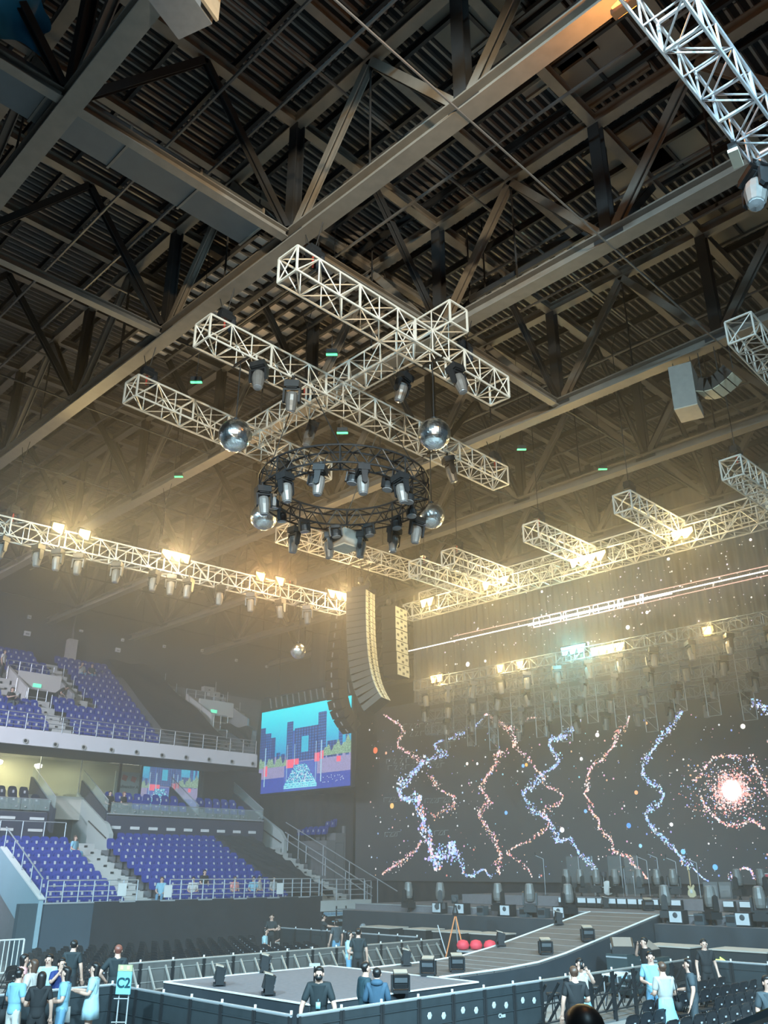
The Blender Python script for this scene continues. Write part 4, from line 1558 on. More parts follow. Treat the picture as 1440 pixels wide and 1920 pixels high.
def upper_stairs(x0, x1, k0, k1, label):
    e = empty('stairs', ((x0 + x1) / 2, uY(k0), uZ(k0)), label, 'stairs')
    for k in range(k0, k1):
        MB().box(((x0 + x1) / 2, uY(k) + UDY * .25, uZ(k) + .03), (x1 - x0, UDY * .5, .06)).build('stair_tread', CONC, e)
        MB().box(((x0 + x1) / 2, uY(k) + UDY * .75, uZ(k) + UDZ / 2), (x1 - x0, UDY * .5, UDZ)).build('stair_block', CONC, e)
        MB().box(((x0 + x1) / 2, uY(k) + UDY * .5 - .012, uZ(k) + UDZ * .5), (.14, .03, .08)).build('step_light', BLACK, e)
        MB().tube((x1 + .04, uY(k) + .3, uZ(k)), (x1 + .04, uY(k) + .3, uZ(k) + .9), .022, 6).build('post', RAILM, e) if k % 2 == 0 else None


upper_stairs(20.35, 21.4, 0, 5, 'concrete stairs from the balcony rail up to the first tunnel mouth')
upper_stairs(18.9, 19.9, 4, 13, 'concrete stairs on the left of the first tunnel mouth')
upper_stairs(23.1, 24.1, 4, 12, 'concrete stairs on the right of the first tunnel mouth')
upper_stairs(31.6, 32.5, 1, 13, 'dim concrete stairs beyond the black covered block')
upper_stairs(36.0, 36.9, 7, 13, 'dim concrete stairs beyond the second tunnel mouth')
FARSEATS = []
for k in range(NU):
    for j in range(22):
        x = 26.6 + .1 * k - j * .48
        if x < 15.5 or (20.2 < x < 21.6 and k < 5) or (k >= 4 and 18.7 < x < 20.1) or (5 <= k <= 8 and 20 < x < 23.1) or (4 <= k < 12 and 22.9 < x < 24.3):
            continue
        if k >= 9 and 22.8 < x < 24.3:
            continue
        if x < 16.5 + .35 * (k - 2):
            continue
        if k > 3:
            FARSEATS.append((x, uY(k) + .42, uZ(k), 0))
            continue
        seat((x, uY(k) + .42, uZ(k)), 'blue upper stand seat, %s row above the balcony, %s from the cover' % (ORD[k], ORD[j]), 'blue seats of the upper stand')
# tunnel mouths
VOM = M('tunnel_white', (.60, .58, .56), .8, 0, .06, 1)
for k, (x0, x1, l) in enumerate(((20.1, 23.0, 'first tunnel mouth, among the upper blue seats'), (32.7, 35.8, 'second tunnel mouth, beyond the black cover'))):
    e = empty('tunnel_mouth', ((x0 + x1) / 2, uY(5), uZ(5)), 'pale concrete ' + l, 'tunnel mouth', 'tunnel mouths')
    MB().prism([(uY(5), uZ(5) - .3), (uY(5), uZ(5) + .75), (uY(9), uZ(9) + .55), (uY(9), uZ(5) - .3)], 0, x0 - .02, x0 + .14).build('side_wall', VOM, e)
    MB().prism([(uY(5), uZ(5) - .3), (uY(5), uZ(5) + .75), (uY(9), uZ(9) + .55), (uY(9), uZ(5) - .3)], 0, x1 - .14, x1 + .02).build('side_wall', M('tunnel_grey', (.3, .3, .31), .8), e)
    MB().box(((x0 + x1) / 2, uY(7.2), uZ(8.05)), (x1 - x0 - .3, .2, 1.0)).build('lintel', VOM, e)
    MB().box(((x0 + x1) / 2, uY(8.9), uZ(7.0)), (x1 - x0 - .3, .2, 2.6)).build('back_wall', M('tunnel_back', (.34, .31, .28), .8), e)
    MB().box(((x0 + x1) / 2, uY(7), uZ(5) - .25), (x1 - x0 - .3, 3.4, .1)).build('landing', CONC, e)
    EX = M('exit_sign_lit', (.2, .8, .5), .5, 0, 0, emit=(.15, .9, .55), es=1.3)
    MB().box((x0 + 1.3, uY(7.2) - .13, uZ(7.55)), (.5, .04, .2)).build('exit_sign', EX, e)
    railing('tunnel_railing', (x0, uY(9) + .02, uZ(9) + .05), (x1, uY(9) + .02, uZ(9) + .05), .85, 'steel railing over the ' + l, 5, 3)
    railing('tunnel_railing', (x0, uY(4.6), uZ(5) - .3), (x0 + 1.1, uY(4.6), uZ(5) - .3), .95, 'short rail beside the ' + l, 3, 2)
# black cloth over the upper block
b = MB()
b.grid(lambda u, v: (26.95 + 1.3 * v * (1 - u) + 4.6 * u - .0 * v, 44.8 + 10.9 * v, 10.65 + 6.5 * v + .08 * math.sin(u * 9 + v * 13) * (.3 + u)), 24, 40)
tag(b.build('seat_cover', CLOTH, None, True), 'black cloth covering the block of upper seats beside the blue ones', 'cover cloth')
b = MB()
b.grid(lambda u, v: (32.6 + (.3 + 2.4 * v) * u, 44.8 + 3.0 * v, 10.6 + 1.7 * v + .1 * math.sin(u * 11 + v * 5)), 20, 10)
tag(b.build('seat_cover', CLOTH, None, True), 'black cloth over the front rows below the second tunnel mouth', 'cover cloth')
# pillar box, pipe and small fittings on the rear wall
e = empty('pillar_box', (25.6, 55.9, 16.2), 'pale boxed pillar with a pipe above the top row', 'pillar')
MB().box((25.6, 56.0, 17.1), (.62, .5, 2.0)).build('box', M('pillar_beige', (.5, .45, .42), .7), e)
MB().tube((25.6, 56.0, 18), (25.5, 56.0, 21.5), .09, 8).build('pipe', PIPE, e)
for k, (px, py, w_, h_) in enumerate(((51, 1188, .42, .32), (55, 1157, .24, .24), (221, 1219, .36, .3), (230, 1200, .2, .2), (152, 1183, .26, .14), (308, 1212, .22, .2), (379, 1220, .2, .2), (443, 1238, .2, .2), (500, 1250, .18, .18))):
    p = aty(px, py, 56.4)
    e = empty('wall_fitting', p, 'small white fitting on the dark rear wall, %s from the left' % ORD[k], 'wall fitting', 'white fittings on the rear wall')
    MB().box(p, (w_, .12, h_)).build('case', WHITE, e)
    MB().box(p + Vector((0, -.07, -.03)), (w_ * .6, .02, h_ * .3)).build('grille', M('fitting_grey', (.3, .3, .3), .6), e)
# seats of the end stand seen under the side screen, and the far upper rows, as one mass
for r_ in range(3):
    for j in range(7):
        FARSEATS.append((38.6 + r_ * .75, 44.0 + j * .52, 5.2 + r_ * .45, -PI / 2))
fm = {}
for part in seat_lo.children:
    me = part.data
    co = np.empty(len(me.vertices) * 3)
    me.vertices.foreach_get('co', co)
    fm[part.name.split('.')[0]] = (co.reshape(-1, 3), [tuple(p.vertices) for p in me.polygons])
b = MB()
for (x, y, z, rz_) in FARSEATS:
    c_, s_ = math.cos(rz_), math.sin(rz_)
    for mi, n in enumerate(('backrest', 'seat_pan', 'bracket', 'number_plate')):
        co, fs = fm[n]
        b.cur = (0, 0, 1, 2)[mi]
        b.add([(x + c_ * v[0] - s_ * v[1], y + s_ * v[0] + c_ * v[1], z + v[2]) for v in co], fs)
o = b.build('far_seats', [SEATB, BLACKM, M('seat_plate', (1, 1, 1))])
tag(o, 'mass of blue seats high in the upper stand and in the end stand', 'seats', kind='stuff')
e = empty('seating_tier', (39, 46, 5), 'short dark tier of the end stand below the side screen', 'stand')
for r_ in range(3):
    MB().box((38.6 + r_ * .75 + .05, 45.6, 4.9 + r_ * .45), (.74, 4.4, .58)).build('tier_step', CONCD, e)
for r_ in range(3):
    MB().box((38.6 + r_ * .75 + .05, 45.6, 2.3 + r_ * .22), (.7, 4.4, 4.6 + r_ * .44)).build('tier_base', CONCD, e)
# tunnel wall at the left edge of the lower stand
e = empty('tunnel_wall', (16.8, 36.2, 0), 'pale blue painted slanting wall at the left end of the lower stand', 'wall')
MB().prism([(36.1, .6), (36.1, 2.35), (40.6, 4.35), (43.5, 4.45), (43.5, 3.2), (41, 3.0)], 0, 16.68, 16.86).build('wall_panel', M('tunnel_blue', (.30, .42, .48), .7, 0, .1, 1), e)
MB().bar((16.77, 36.05, 2.36), (16.77, 40.6, 4.38), .26, .06).build('coping', WHITE, e)
MB().tube((16.77, 36.2, 3.1), (16.77, 40.6, 5.2), .03, 6).build('rail', RAILM, e)
for k in range(5):
    y = 36.3 + k * 1.05
    MB().tube((16.77, y, 2.4 + (y - 36.1) * .45), (16.77, y, 3.1 + (y - 36.2) * .477), .025, 6).build('post', RAILM, e)
b = MB(); b.box((16.4, 36.3, 1.1), (.9, .3, 2.2)); struct(b.build('wall_stand_end', M('stand_end', (.05, .08, .10), .8)))
b = MB(); b.box((11, 41, 2.4), (10.5, .3, 4.8)); struct(b.build('wall_tunnel_back', M('tunnel_dark', (.045, .06, .075), .8)))

# ------------------------------------------------------------------ centre stage, runway and main stage
EDGE = M('edge_tape', (.75, .74, .72), .6, 0, .05)
SKIRT = M('skirt_black', (.032, .040, .048), .55, 0, .3, 1.6, .3)
BX0, BX1, BY0, BY1, BZ_ = 12.95, 18.35, 15.1, 20.55, .9


def skirt(e, p, q, z0, z1, name='skirt', amp=.05):
    p, q = Vector(p), Vector(q)
    L = (q - p).length
    d = (q - p) / L
    nrm = Vector((d.y, -d.x, 0))
    zf = z1 if callable(z1) else (lambda u: z1)
    b = MB()
    b.grid(lambda u, v: p + d * (L * u) + nrm * ((amp * math.sin(u * L * 5.2 + 1.3 * math.sin(u * L * 1.7)) + .07) * (1 - v)) + Vector((0, 0, z0 + (zf(u) - z0) * v)), max(10, int(L * 8)), 5)
    return b.build(name, SKIRT, e, True)


e = empty('centre_stage', ((BX0 + BX1) / 2, (BY0 + BY1) / 2, 0), 'square grey centre stage with a pale edge inside the barriers', 'stage')
MB().box(((BX0 + BX1) / 2, (BY0 + BY1) / 2, BZ_ / 2), (BX1 - BX0 - .06, BY1 - BY0 - .06, BZ_ - .01)).build('deck', CARPET, e)
for a, c in (((BX0, BY0), (BX1, BY0)), ((BX1, BY0), (BX1, BY1)), ((BX1, BY1), (BX0, BY1)), ((BX0, BY1), (BX0, BY0))):
    MB().bar((*a, BZ_), (*c, BZ_), .05, .03).build('edge_strip', EDGE, e)
skirt(e, (BX0, BY1, 0), (BX0, BY0, 0), 0, BZ_ - .02)
skirt(e, (BX0, BY0, 0), (BX1, BY0, 0), 0, BZ_ - .02)
skirt(e, (BX1, BY0, 0), (BX1, 16.3, 0), 0, BZ_ - .02)

RY0, RY1 = 16.35, 19.2
prof = [(18.35, .9), (21.0, .92), (22.6, .98), (24.0, 1.13), (25.4, 1.34), (27.4, 1.64), (29.4, 1.94), (29.95, 2.0)]


def rz(x):
    for (a, za), (c, zc_) in zip(prof[:-1], prof[1:]):
        if x <= c:
            return za + (zc_ - za) * (x - a) / (c - a)
    return prof[-1][1]


e = empty('runway', (24, 17.8, 0), 'long grey planked runway rising from the centre stage to the main stage', 'runway')
xs = np.linspace(18.4, 29.95, 17)
for a, c in zip(xs[:-1], xs[1:]):
    b = MB()
    z0, z1 = rz(a), rz(c)
    b.prism([(a + .015, z0), (c - .015, z1), (c - .015, z1 - .12), (a + .015, z0 - .12)], 1, RY0, RY1)
    b.build('plank', M('runway_plank', (.125, .112, .108), .8, 0, .2, 3), e)
    if a > 20.5:
        MB().bar((a, RY0, z0 + .002), (a, RY1, z0 + .002), .03, .012).build('seam', M('seam_grey', (.3, .28, .27), .7), e)
for y in (RY0, RY1):
    MB().path([(x, y, z + .01) for x, z in prof], .03, 6).build('edge_strip', EDGE, e)
b = MB()
b.grid(lambda u, v: (18.4 + 11.5 * u, RY0 - (.03 * math.sin(u * 55) + .06) * (1 - v), (rz(18.4 + 11.5 * u) - .06) * v), 90, 5)
b.build('skirt', SKIRT, e, True)
b = MB()
b.grid(lambda u, v: (18.4 + 11.5 * u, RY1 + (.03 * math.sin(u * 55) + .04) * (1 - v), (rz(18.4 + 11.5 * u) - .06) * v), 60, 3)
b.build('skirt', SKIRT, e, True)

e = empty('main_stage', (30, 20, 0), 'wide dark main stage with a draped front below the big screen', 'stage')
MB().box((35.0, 20.0, 1.0), (9.8, 24, 1.98)).build('deck', CARPET, e)
MB().box((29.72, 23.0, .87), (.76, 20, 1.74)).build('front_lip', CARPET, e) if False else None
MB().box((29.72, 25.65, .87), (.76, 12.7, 1.74)).build('front_lip', CARPET, e)
MB().box((29.72, 12.2, .87), (.76, 8.2, 1.74)).build('front_lip', CARPET, e)
skirt(e, (29.32, 32, 0), (29.32, 19.4, 0), 0, 1.74)
skirt(e, (29.32, 16.3, 0), (29.32, 8, 0), 0, 1.74)
MB().box((36.3, 19.5, 2.2), (5.2, 18.0, .4)).build('band_riser', CARPET, e)
MB().bar((30.1, 32, 2.0), (30.1, 8.2, 2.0), .05, .04).build('edge_strip', M('edge_dim', (.3, .3, .3), .6), e)


# ------------------------------------------------------------------ floor fixtures
def box_lamp(face_mat):
    e = empty('floor_lamp_box', (0, 0, 0), 'lamp', 'stage lamp')
    b = MB(); b.box((0, 0, .03), (.36, .3, .06)); b.box((-.2, 0, .2), (.04, .2, .34)); b.box((.2, 0, .2), (.04, .2, .34)); b.build('base', BLACKM, e)
    b = MB(); b.box((0, 0, .27), (.34, .24, .3), mat=Matrix.Rotation(.25, 3, 'X')); b.build('body', BLACKM, e)
    b = MB(); b.box((0, -.13, .27), (.3, .02, .1), mat=Matrix.Rotation(.25, 3, 'X')); b.build('upper_cell', face_mat, e)
    b = MB(); b.box((0, -.10, .14), (.3, .02, .1), mat=Matrix.Rotation(.25, 3, 'X')); b.build('lower_cell', BLACK, e)
    b = MB(); b.box((0, .02, .44), (.32, .2, .03), mat=Matrix.Rotation(.25, 3, 'X')); b.build('top_flap', M('flap_tan', (.38, .31, .25), .6), e)
    return remember(e)


bl = box_lamp(M('lamp_cell_dark', (.10, .11, .12), .3))
SP_ = [(411, 1848, .9, 2.6, 'at the left corner of the centre stage'), (503, 1866, .9, 2.6, 'along the near left edge of the centre stage'), (751, 1862, .9, .9, 'on the near right edge of the centre stage'),
       (803, 1830, .9, .6, 'where the runway joins the centre stage, lit pale blue'), (857, 1822, .92, .9, 'at the start of the runway, near side'), (762, 1812, .9, 2.4, 'at the far side of the runway start'),
       (935, 1784, 1.02, 2.4, 'on the far edge low on the runway'), (1024, 1793, 1.05, .9, 'on the near edge low on the runway'), (1043, 1741, 1.55, 2.4, 'on the far edge high on the runway'),
       (1130, 1750, 1.62, .9, 'on the near edge high on the runway'), (1135, 1703, 2.0, 2.4, 'at the top far corner of the runway'), (1216, 1708, 2.0, .9, 'at the top near corner of the runway'),
       (498, 1823, .9, 2.4, 'on the far left edge of the centre stage')]
for k, (px, py, z, r_, l) in enumerate(SP_):
    p = atz(px, py, z)
    if 18.4 < p.x < 30 and RY0 - .4 < p.y < RY1 + .4:
        p.z = rz(p.x)
        p.y = min(max(p.y, RY0 + .2), RY1 - .2)
    o = bl if k == 0 else copy_tree(bl)
    o.location = (p.x, p.y, p.z + .005)
    o.rotation_euler = (0, 0, r_ - 1.6)
    o.scale = (.95,) * 3
    tag(o, 'black two-cell lamp box ' + l, 'stage lamp', 'lamp boxes on the stage edges')

# upright moving heads and screens along the lip
UPR = [(826 - 60, 1706), (858 - 32, 1700), (935, 1704), (995, 1706), (1068, 1712), (1252, 1728), (1338, 1733), (1432, 1738), (1075, 1706)]
for k, (px, py) in enumerate(UPR[:-1]):
    p = atx(px, py, 29.75)
    place_head((p.x, max(8.3, p.y), 1.745 + .125 * 1.35), (PI, 0, .7 * k), 'tall moving head standing on the stage lip, %s from the far end' % ORD[k], 'moving heads on the stage lip', 1.35)
mon = empty('floor_monitor', (0, 0, 0), 'monitor', 'monitor')
b = MB(); b.prism([(-.28, 0), (.28, 0), (.28, .2), (-.1, .46), (-.28, .46)], 0, -.36, .36); b.build('cabinet', BLACKM, mon)
b = MB()
R_ = Matrix.Rotation(-.6, 3, 'X')
b.box((0, .10, .345), (.6, .44, .02), mat=Matrix.Rotation(-.60, 3, 'X')); b.build('grille', M('wedge_grille', (.24, .2, .17), .8, 0, .2, 40), mon)
for q in (-1, 1):
    b = MB(); b.lathe([(.11, 0), (.1, .02), (.02, .025)], 12, (q * .36, 0, .2), Matrix.Rotation(q * PI / 2, 3, 'Y')); b.build('side_handle', RAILM, mon)
remember(mon)
WD = [(398, 1830, .9 * 0 + .0, 2.4, 'beyond the left corner of the centre stage', 1.25), (545, 1812, .0, 2.4, 'beyond the far left edge of the centre stage', 1.25), (715, 1815, 0, 2.4, 'beyond the far right edge of the centre stage', 1.25),
      (925 - 70, 1868, 0, 1.0, 'in front of the near right edge of the centre stage', 1.4), (720, 1880, 0, 1.2, 'in front of the centre stage by the hooded man', 1.2)]
for k, (px, py, z, r_, l, s_) in enumerate(WD):
    p = atz(px, py, .25)
    o = mon if k == 0 else copy_tree(mon)
    if k < 3:
        p = Vector((13.4 + [0, 3.2, 5.8][k], 21.15, 0)); r_ = 0.1
    elif k == 3:
        p = Vector((17.6, 14.45, 0)); r_ = 3.0
    else:
        p = Vector((14.6, 14.6, 0)); r_ = 3.2
    o.location = p
    o.rotation_euler = (0, 0, r_)
    o.scale = (s_ * 1.1, s_ * 1.1, s_ * 1.2)
    tag(o, 'black floor monitor wedge ' + l, 'monitor', 'floor monitors')

# pale strip lamps along the band riser
STR = M('strip_lamp_face', (.62, .65, .68), .5, 0, .05)
ys = [22.75 - k * .47 for k in range(12)] + [15.5 - k * .62 for k in range(5)]
for k, y in enumerate(ys):
    e = empty('strip_lamp', (33.5, y, 2.0), 'pale rectangular strip lamp in the row before the band, %s from the far end' % ORD[k], 'stage lamp', 'strip lamps before the band')
    MB().box((33.55, y, 2.2), (.16, .44, .34)).build('housing', BLACKM, e)
    MB().box((33.46, y, 2.27), (.03, .38, .18)).build('lamp_face', STR, e)
for k, y in enumerate([22.9, 22.2, 21.4, 20.5, 19.4, 18.6, 17.9, 15.3, 14.4]):
    place_head((34.1, y, 2.4 + .125 * 1.2), (PI, 0, k * .9), 'moving head standing behind the strip lamps, %s from the far end' % ORD[k], 'moving heads behind the strip lamps', 1.2)
# monitors with emblem faces and small amps on the lip
FACE = M('emblem_panel', (.5, .52, .54), .6, 0, .1)
for k, (px, py) in enumerate(((951, 1712), (1052, 1716), (1272, 1730), (1398, 1736), (823, 1707), (866, 1709))):
    p = atx(px, py, 29.7)
    y = p.y
    e = empty('effects_machine', (29.7, y, 1.75), 'grey effects machine with a dark emblem on the stage lip, %s from the far end' % ORD[k], 'stage machine', 'effects machines on the stage lip')
    MB().box((29.75, y, 1.75 + .21), (.4, .52, .42)).build('case', BLACKM, e)
    MB().box((29.54, y, 1.75 + .22), (.02, .44, .34)).build('front_panel', FACE, e)
    MB().lathe([(.09, 0), (.06, .012)], 10, (29.525, y, 2.02), Matrix.Rotation(-PI / 2, 3, 'Y')).build('emblem', INK, e)
for k, (px, py) in enumerate(((985, 1712), (1020, 1717), (1316, 1733), (1376, 1738), (905, 1711))):
    p = atx(px, py, 29.7)
    e = empty('amplifier_box', (29.7, p.y, 1.75), 'small dark amplifier box on the stage lip, %s from the far end' % ORD[k], 'amplifier', 'amplifier boxes on the lip')
    MB().box((29.7, p.y, 1.75 + .17), (.34, .34, .34)).build('case', M('amp_teal', (.05, .065, .075), .6), e)
    MB().box((29.52, p.y, 1.75 + .2), (.02, .28, .16)).build('grille', BLACK, e)
    MB().tube((29.7, p.y - .08, 2.1), (29.7, p.y + .08, 2.1), .015, 5).build('handle', BLACKM, e)
# bass boxes on the floor before the stage
PLY = M('ply_top', (.45, .40, .35), .7, 0, .1, 4)
for k, (y, x, w_) in enumerate(((28.3, 28.3, 1.7), (26.2, 28.5, 1.2), (24.2, 28.2, 1.5), (22.5, 28.3, 1.3), (14.9, 27.9, 1.6), (12.6, 27.9, 1.7))):
    e = empty('bass_speaker', (x, y, 0), 'black bass speaker with a pale board top before the stage, %s along' % ORD[k], 'loudspeaker', 'bass speakers before the stage')
    MB().box((x, y, .6), (1.1, w_, 1.2)).build('cabinet', M('bass_black', (.022, .026, .03), .6), e)
    MB().box((x, y, 1.22), (1.16, w_ + .06, .04)).build('top_board', PLY, e)
    for q in (-.25, .25):
        MB().lathe([(.3, 0), (.28, .02), (.05, .05)], 16, (x - .56, y + q * w_, .6), Matrix.Rotation(-PI / 2, 3, 'Y')).build('driver', BLACK, e)


# ------------------------------------------------------------------ crowd barriers
PANM = M('barrier_black', (.036, .046, .052), .45, .2, .3, 3)
PANG = M('barrier_grey', (.115, .11, .105), .7, .2, .35, 3)
STRUT = M('barrier_strut', (.36, .35, .33), .4, .4, .15)


def barrier_proto(kind):
    """one barrier length, 1.02 m along +x, crowd side toward -y"""
    e = empty('crowd_barrier', (0, 0, 0), 'barrier', 'barrier')
    w_ = 1.02
    pm = PANG if kind == 'back' else PANM
    if kind != 'open':
        b = MB(); b.box((w_ / 2, 0, .62), (w_ - .05, .03, .92)); b.build('panel', pm, e)
        b = MB()
        for z in (.3, .62, .94):
            b.box((w_ / 2, .025 if kind == 'back' else -.022, z), (w_ - .08, .015, .02))
        b.build('panel_ribs', STRUT if kind == 'back' else PANM, e)
    else:
        b = MB()
        for z in (.25, .62):
            b.tube((0, 0, z), (w_, 0, z), .018, 6)
        b.build('lower_rails', BLACKM, e)
    b = MB(); b.tube((0, 0, 1.1), (w_, 0, 1.1), .03, 8); b.build('top_rail', STRUT if kind != 'front' else M('rail_pale', (.42, .44, .46), .4, .4, .1), e)
    for x in (.03, w_ - .03):
        b = MB(); b.box((x, 0, .55), (.05, .06, 1.08)); b.build('post', BLACKM, e)
    sg = 1 if kind != 'back' else 1
    for x in (.25, w_ - .25):
        b = MB(); b.bar((x, .03, 1.0), (x, .75, .06), .05, .04, (1, 0, 0)); b.build('brace', STRUT if kind == 'back' else BLACKM, e)
    b = MB(); b.box((w_ / 2, .5, .02), (w_ - .04, 1.05, .04)); b.build('foot_plate', M('foot_grey', (.16, .16, .16), .6, .2), e)
    b = MB(); b.tube((w_, 0, 1.12), (w_, 0, 1.18), .025, 6); b.build('coupling', WHITE, e)
    return remember(e)


bp = {k: barrier_proto(k) for k in ('front', 'open', 'back')}
bused = set()
W_ = 1.02


def barrier_run(kind, p, ang, n, label, group):
    d = Vector((math.cos(ang), math.sin(ang), 0))
    for k in range(n):
        q = Vector((*p, 0)) + d * (W_ * k)
        lk = kind(k) if callable(kind) else kind
        if lk in bused:
            o = copy_tree(bp[lk])
        else:
            o = bp[lk]
            bused.add(lk)
        o.location = q
        o.rotation_euler = (0, 0, ang)
        tag(o, '%s, %s length' % (label, ORD[k]), 'barrier', group)


barrier_run(lambda k: 'front' if k < 7 else 'open', (10.9, 13.0), .004, 14, 'black barrier before the centre stage, from the near corner', 'barriers before the centre stage')
barrier_run('front', (10.82, 19.2), -PI / 2, 6, 'black barrier left of the centre stage, from the sign', 'barriers left of the centre stage')
barrier_run('front', (4.7, 19.3), -.01, 6, 'black barrier behind the waiting women, from the left', 'barriers behind the waiting women')
# far side: struts face the camera
barrier_run('back', (26.0, 23.1), PI + .0, 13, 'strutted grey barrier beyond the centre stage, from the stage end', 'strutted barriers beyond the centre stage')
barrier_run('front', (26.2, 32.6), -PI / 2, 8, 'black barrier across the far floor, from the stand', 'barriers across the far floor')
barrier_run('front', (25.3, 12.9), -PI / 2, 6, 'black barrier right of the runway, from the corner', 'barriers right of the runway')


# ------------------------------------------------------------------ folding chairs on the floor
CHB = M('chair_black', (.022, .024, .028), .38, 0, .2, 14)
ch = empty('folding_chair', (0, 0, 0), 'chair', 'chair')
b = MB()
o_ = rounded(.44, .62, .88, .1, 3)
n = len(o_)
fr = [(x, -.20 - .035 * (1 - (x / .22) ** 2), z) for x, z in o_]
bk = [(x, y + .02, z) for x, y, z in fr]
b.add(fr + bk, [tuple(range(n)), tuple(range(2 * n - 1, n - 1, -1))] + [((k + 1) % n, k, n + k, n + (k + 1) % n) for k in range(n)])
b.build('backrest', CHB, ch)
b = MB(); b.box((0, 0, .45), (.42, .40, .035)); b.build('seat', CHB, ch)
for sx in (-.2, .2):
    b = MB(); b.tube((sx, -.22, .86), (sx, .2, .0), .014, 5); b.build('leg', BLACKM, ch)
    b = MB(); b.tube((sx, .12, .45), (sx, -.22, .0), .014, 5); b.build('leg', BLACKM, ch)
b = MB(); b.box((0, -.24, .73), (.07, .006, .03)); b.build('number_tag', M('tag_grey', (.4, .42, .44), .6), ch)
remember(ch)


def project(p):
    q = Vector(p) - EYE
    w_ = q.dot(FW)
    return 720 + F * q.dot(RT) / w_, 960 - F * q.dot(UP) / w_


cused = [False]


def chair(x, y, rz_, label, group):
    if not cused[0]:
        cused[0] = True
        o = ch
    else:
        o = copy_tree(ch)
    o.location = (x, y, 0)
    o.rotation_euler = (0, 0, rz_ + random.uniform(-.05, .05))
    tag(o, label, 'chair', group)


for r_ in range(8):
    for j in range(22):
        x, y = 12.9 + j * .52, 11.7 - r_ * .82
        px, py = project((x, y, .85))
        lim = 1210 - (py - 1860) * 1.25 if py > 1846 else 1210
        if px < max(1118, lim) or px > 1460 or py > 1935 or x > 24.9:
            continue
        if any(math.hypot(x - a, y - c) < .5 for a, c in ((20.49, 11.63), (18.33, 10.12), (19.51, 10.12), (17.39, 7.55), (16.3, 10.9), (17.8, 11.8), (11.7, 7.8))):
            continue
        chair(x, y, 0, 'black folding chair at the lower right, %s row, %s along' % (ORD[r_], ORD[j]), 'folding chairs at the lower right')
for r_ in range(10):
    for j in range(22):
        x, y = 14.0 + j * .52, 25.0 + r_ * .86
        px, py = project((x, y, .85))
        if px > 600 or px < 60 or (px > 480 and r_ > 4):
            continue
        chair(x, y, -PI / 2, 'black folding chair below the draped stand, %s row, %s along' % (ORD[r_], ORD[j]), 'folding chairs below the draped stand')
for k, (x, y) in enumerate(((5.4, 17.3), (6.0, 17.0), (6.6, 16.7), (7.2, 16.4), (5.0, 16.4), (5.6, 16.1), (12.0, 27.5), (11.5, 26.3), (11.2, 25.0), (10.7, 23.8))):
    chair(x, y, .5, 'black folding chair by the group of waiting women, %s of these' % ORD[k], 'folding chairs by the waiting women')

# ------------------------------------------------------------------ small things on the floor and stage
# C2 sign on its stand
p = atz(233, 1838, 1.42)
e = empty('area_sign', (p.x, p.y, 0), 'pale blue area sign reading C2 on a thin metal stand', 'sign')
sg_rz = -PI / 4 - .2
TEALP = M('sign_blue', (.20, .55, .62), .6, 0, .05)
for q in (-.1, .1):
    c = Matrix.Rotation(sg_rz, 3, 'Z') @ Vector((q, .05, 0))
    MB().tube((p.x + c.x, p.y + c.y, 0), (p.x + c.x, p.y + c.y, 1.25), .014, 6).build('pole', RAILM, e)
for z in (.3, .7, 1.1):
    c = Matrix.Rotation(sg_rz, 3, 'Z') @ Vector((.1, .05, 0))
    MB().tube((p.x - c.x, p.y - c.y + .1, z), (p.x + c.x, p.y + c.y, z), .01, 5).build('rung', RAILM, e)
MB().box((p.x, p.y, .02), (.4, .4, .04), rz=sg_rz).build('base', BLACKM, e)
MB().box((p.x, p.y, p.z - .04), (.30, .03, .40), rz=sg_rz).build('board', TEALP, e)
MB().box((p.x, p.y, p.z + .21), (.30, .03, .12), rz=sg_rz).build('header_board', M('sign_khaki', (.42, .44, .25), .6), e)
nrm = Matrix.Rotation(sg_rz, 3, 'Z') @ Vector((0, -1, 0))
text_mesh('C2', .24, 'lettering', M('sign_ink', (.008, .05, .07), .6), e, Vector((p.x, p.y, p.z - .05)) + nrm * .018, (PI / 2, 0, sg_rz))
for q in (-.07, .07):
    c = Matrix.Rotation(sg_rz, 3, 'Z') @ Vector((q, 0, 0))
    MB().box(Vector((p.x, p.y, p.z + .22)) + c + nrm * .018, (.06, .006, .07), rz=sg_rz).build('header_mark', M('sign_yellow', (.75, .68, .3), .6), e)
# bins
for k, (x, y, l) in enumerate(((11.6, 19.0, 'black square bin beside the area sign'), (11.5, 13.7, 'black round bin at the near corner of the barriers'))):
    e = empty('waste_bin', (x, y, 0), l, 'bin')
    MB().lathe([(.16, 0), (.2, .05), (.23, .66), (.24, .7), (.2, .7)], 4 if k == 0 else 16, (x, y, 0)).build('drum', BLACK, e)
    MB().lathe([(.24, .7), (.25, .73), (.2, .735)], 4 if k == 0 else 16, (x, y, 0)).build('rim', BLACKM, e)
# little mic-like post before the centre stage
e = empty('camera_post', (11.9, 13.75, 0), 'thin black post with a small cross head by the masked man', 'stand')
MB().tube((11.9, 13.75, 0), (11.9, 13.75, 1.75), .015, 6).build('pole', BLACKM, e)
MB().box((11.9, 13.75, 1.77), (.2, .06, .05), rz=-.6).build('head', RAILM, e)
MB().lathe([(.16, 0), (.14, .03), (.03, .04)], 12, (11.9, 13.75, 0)).build('foot', BLACKM, e)
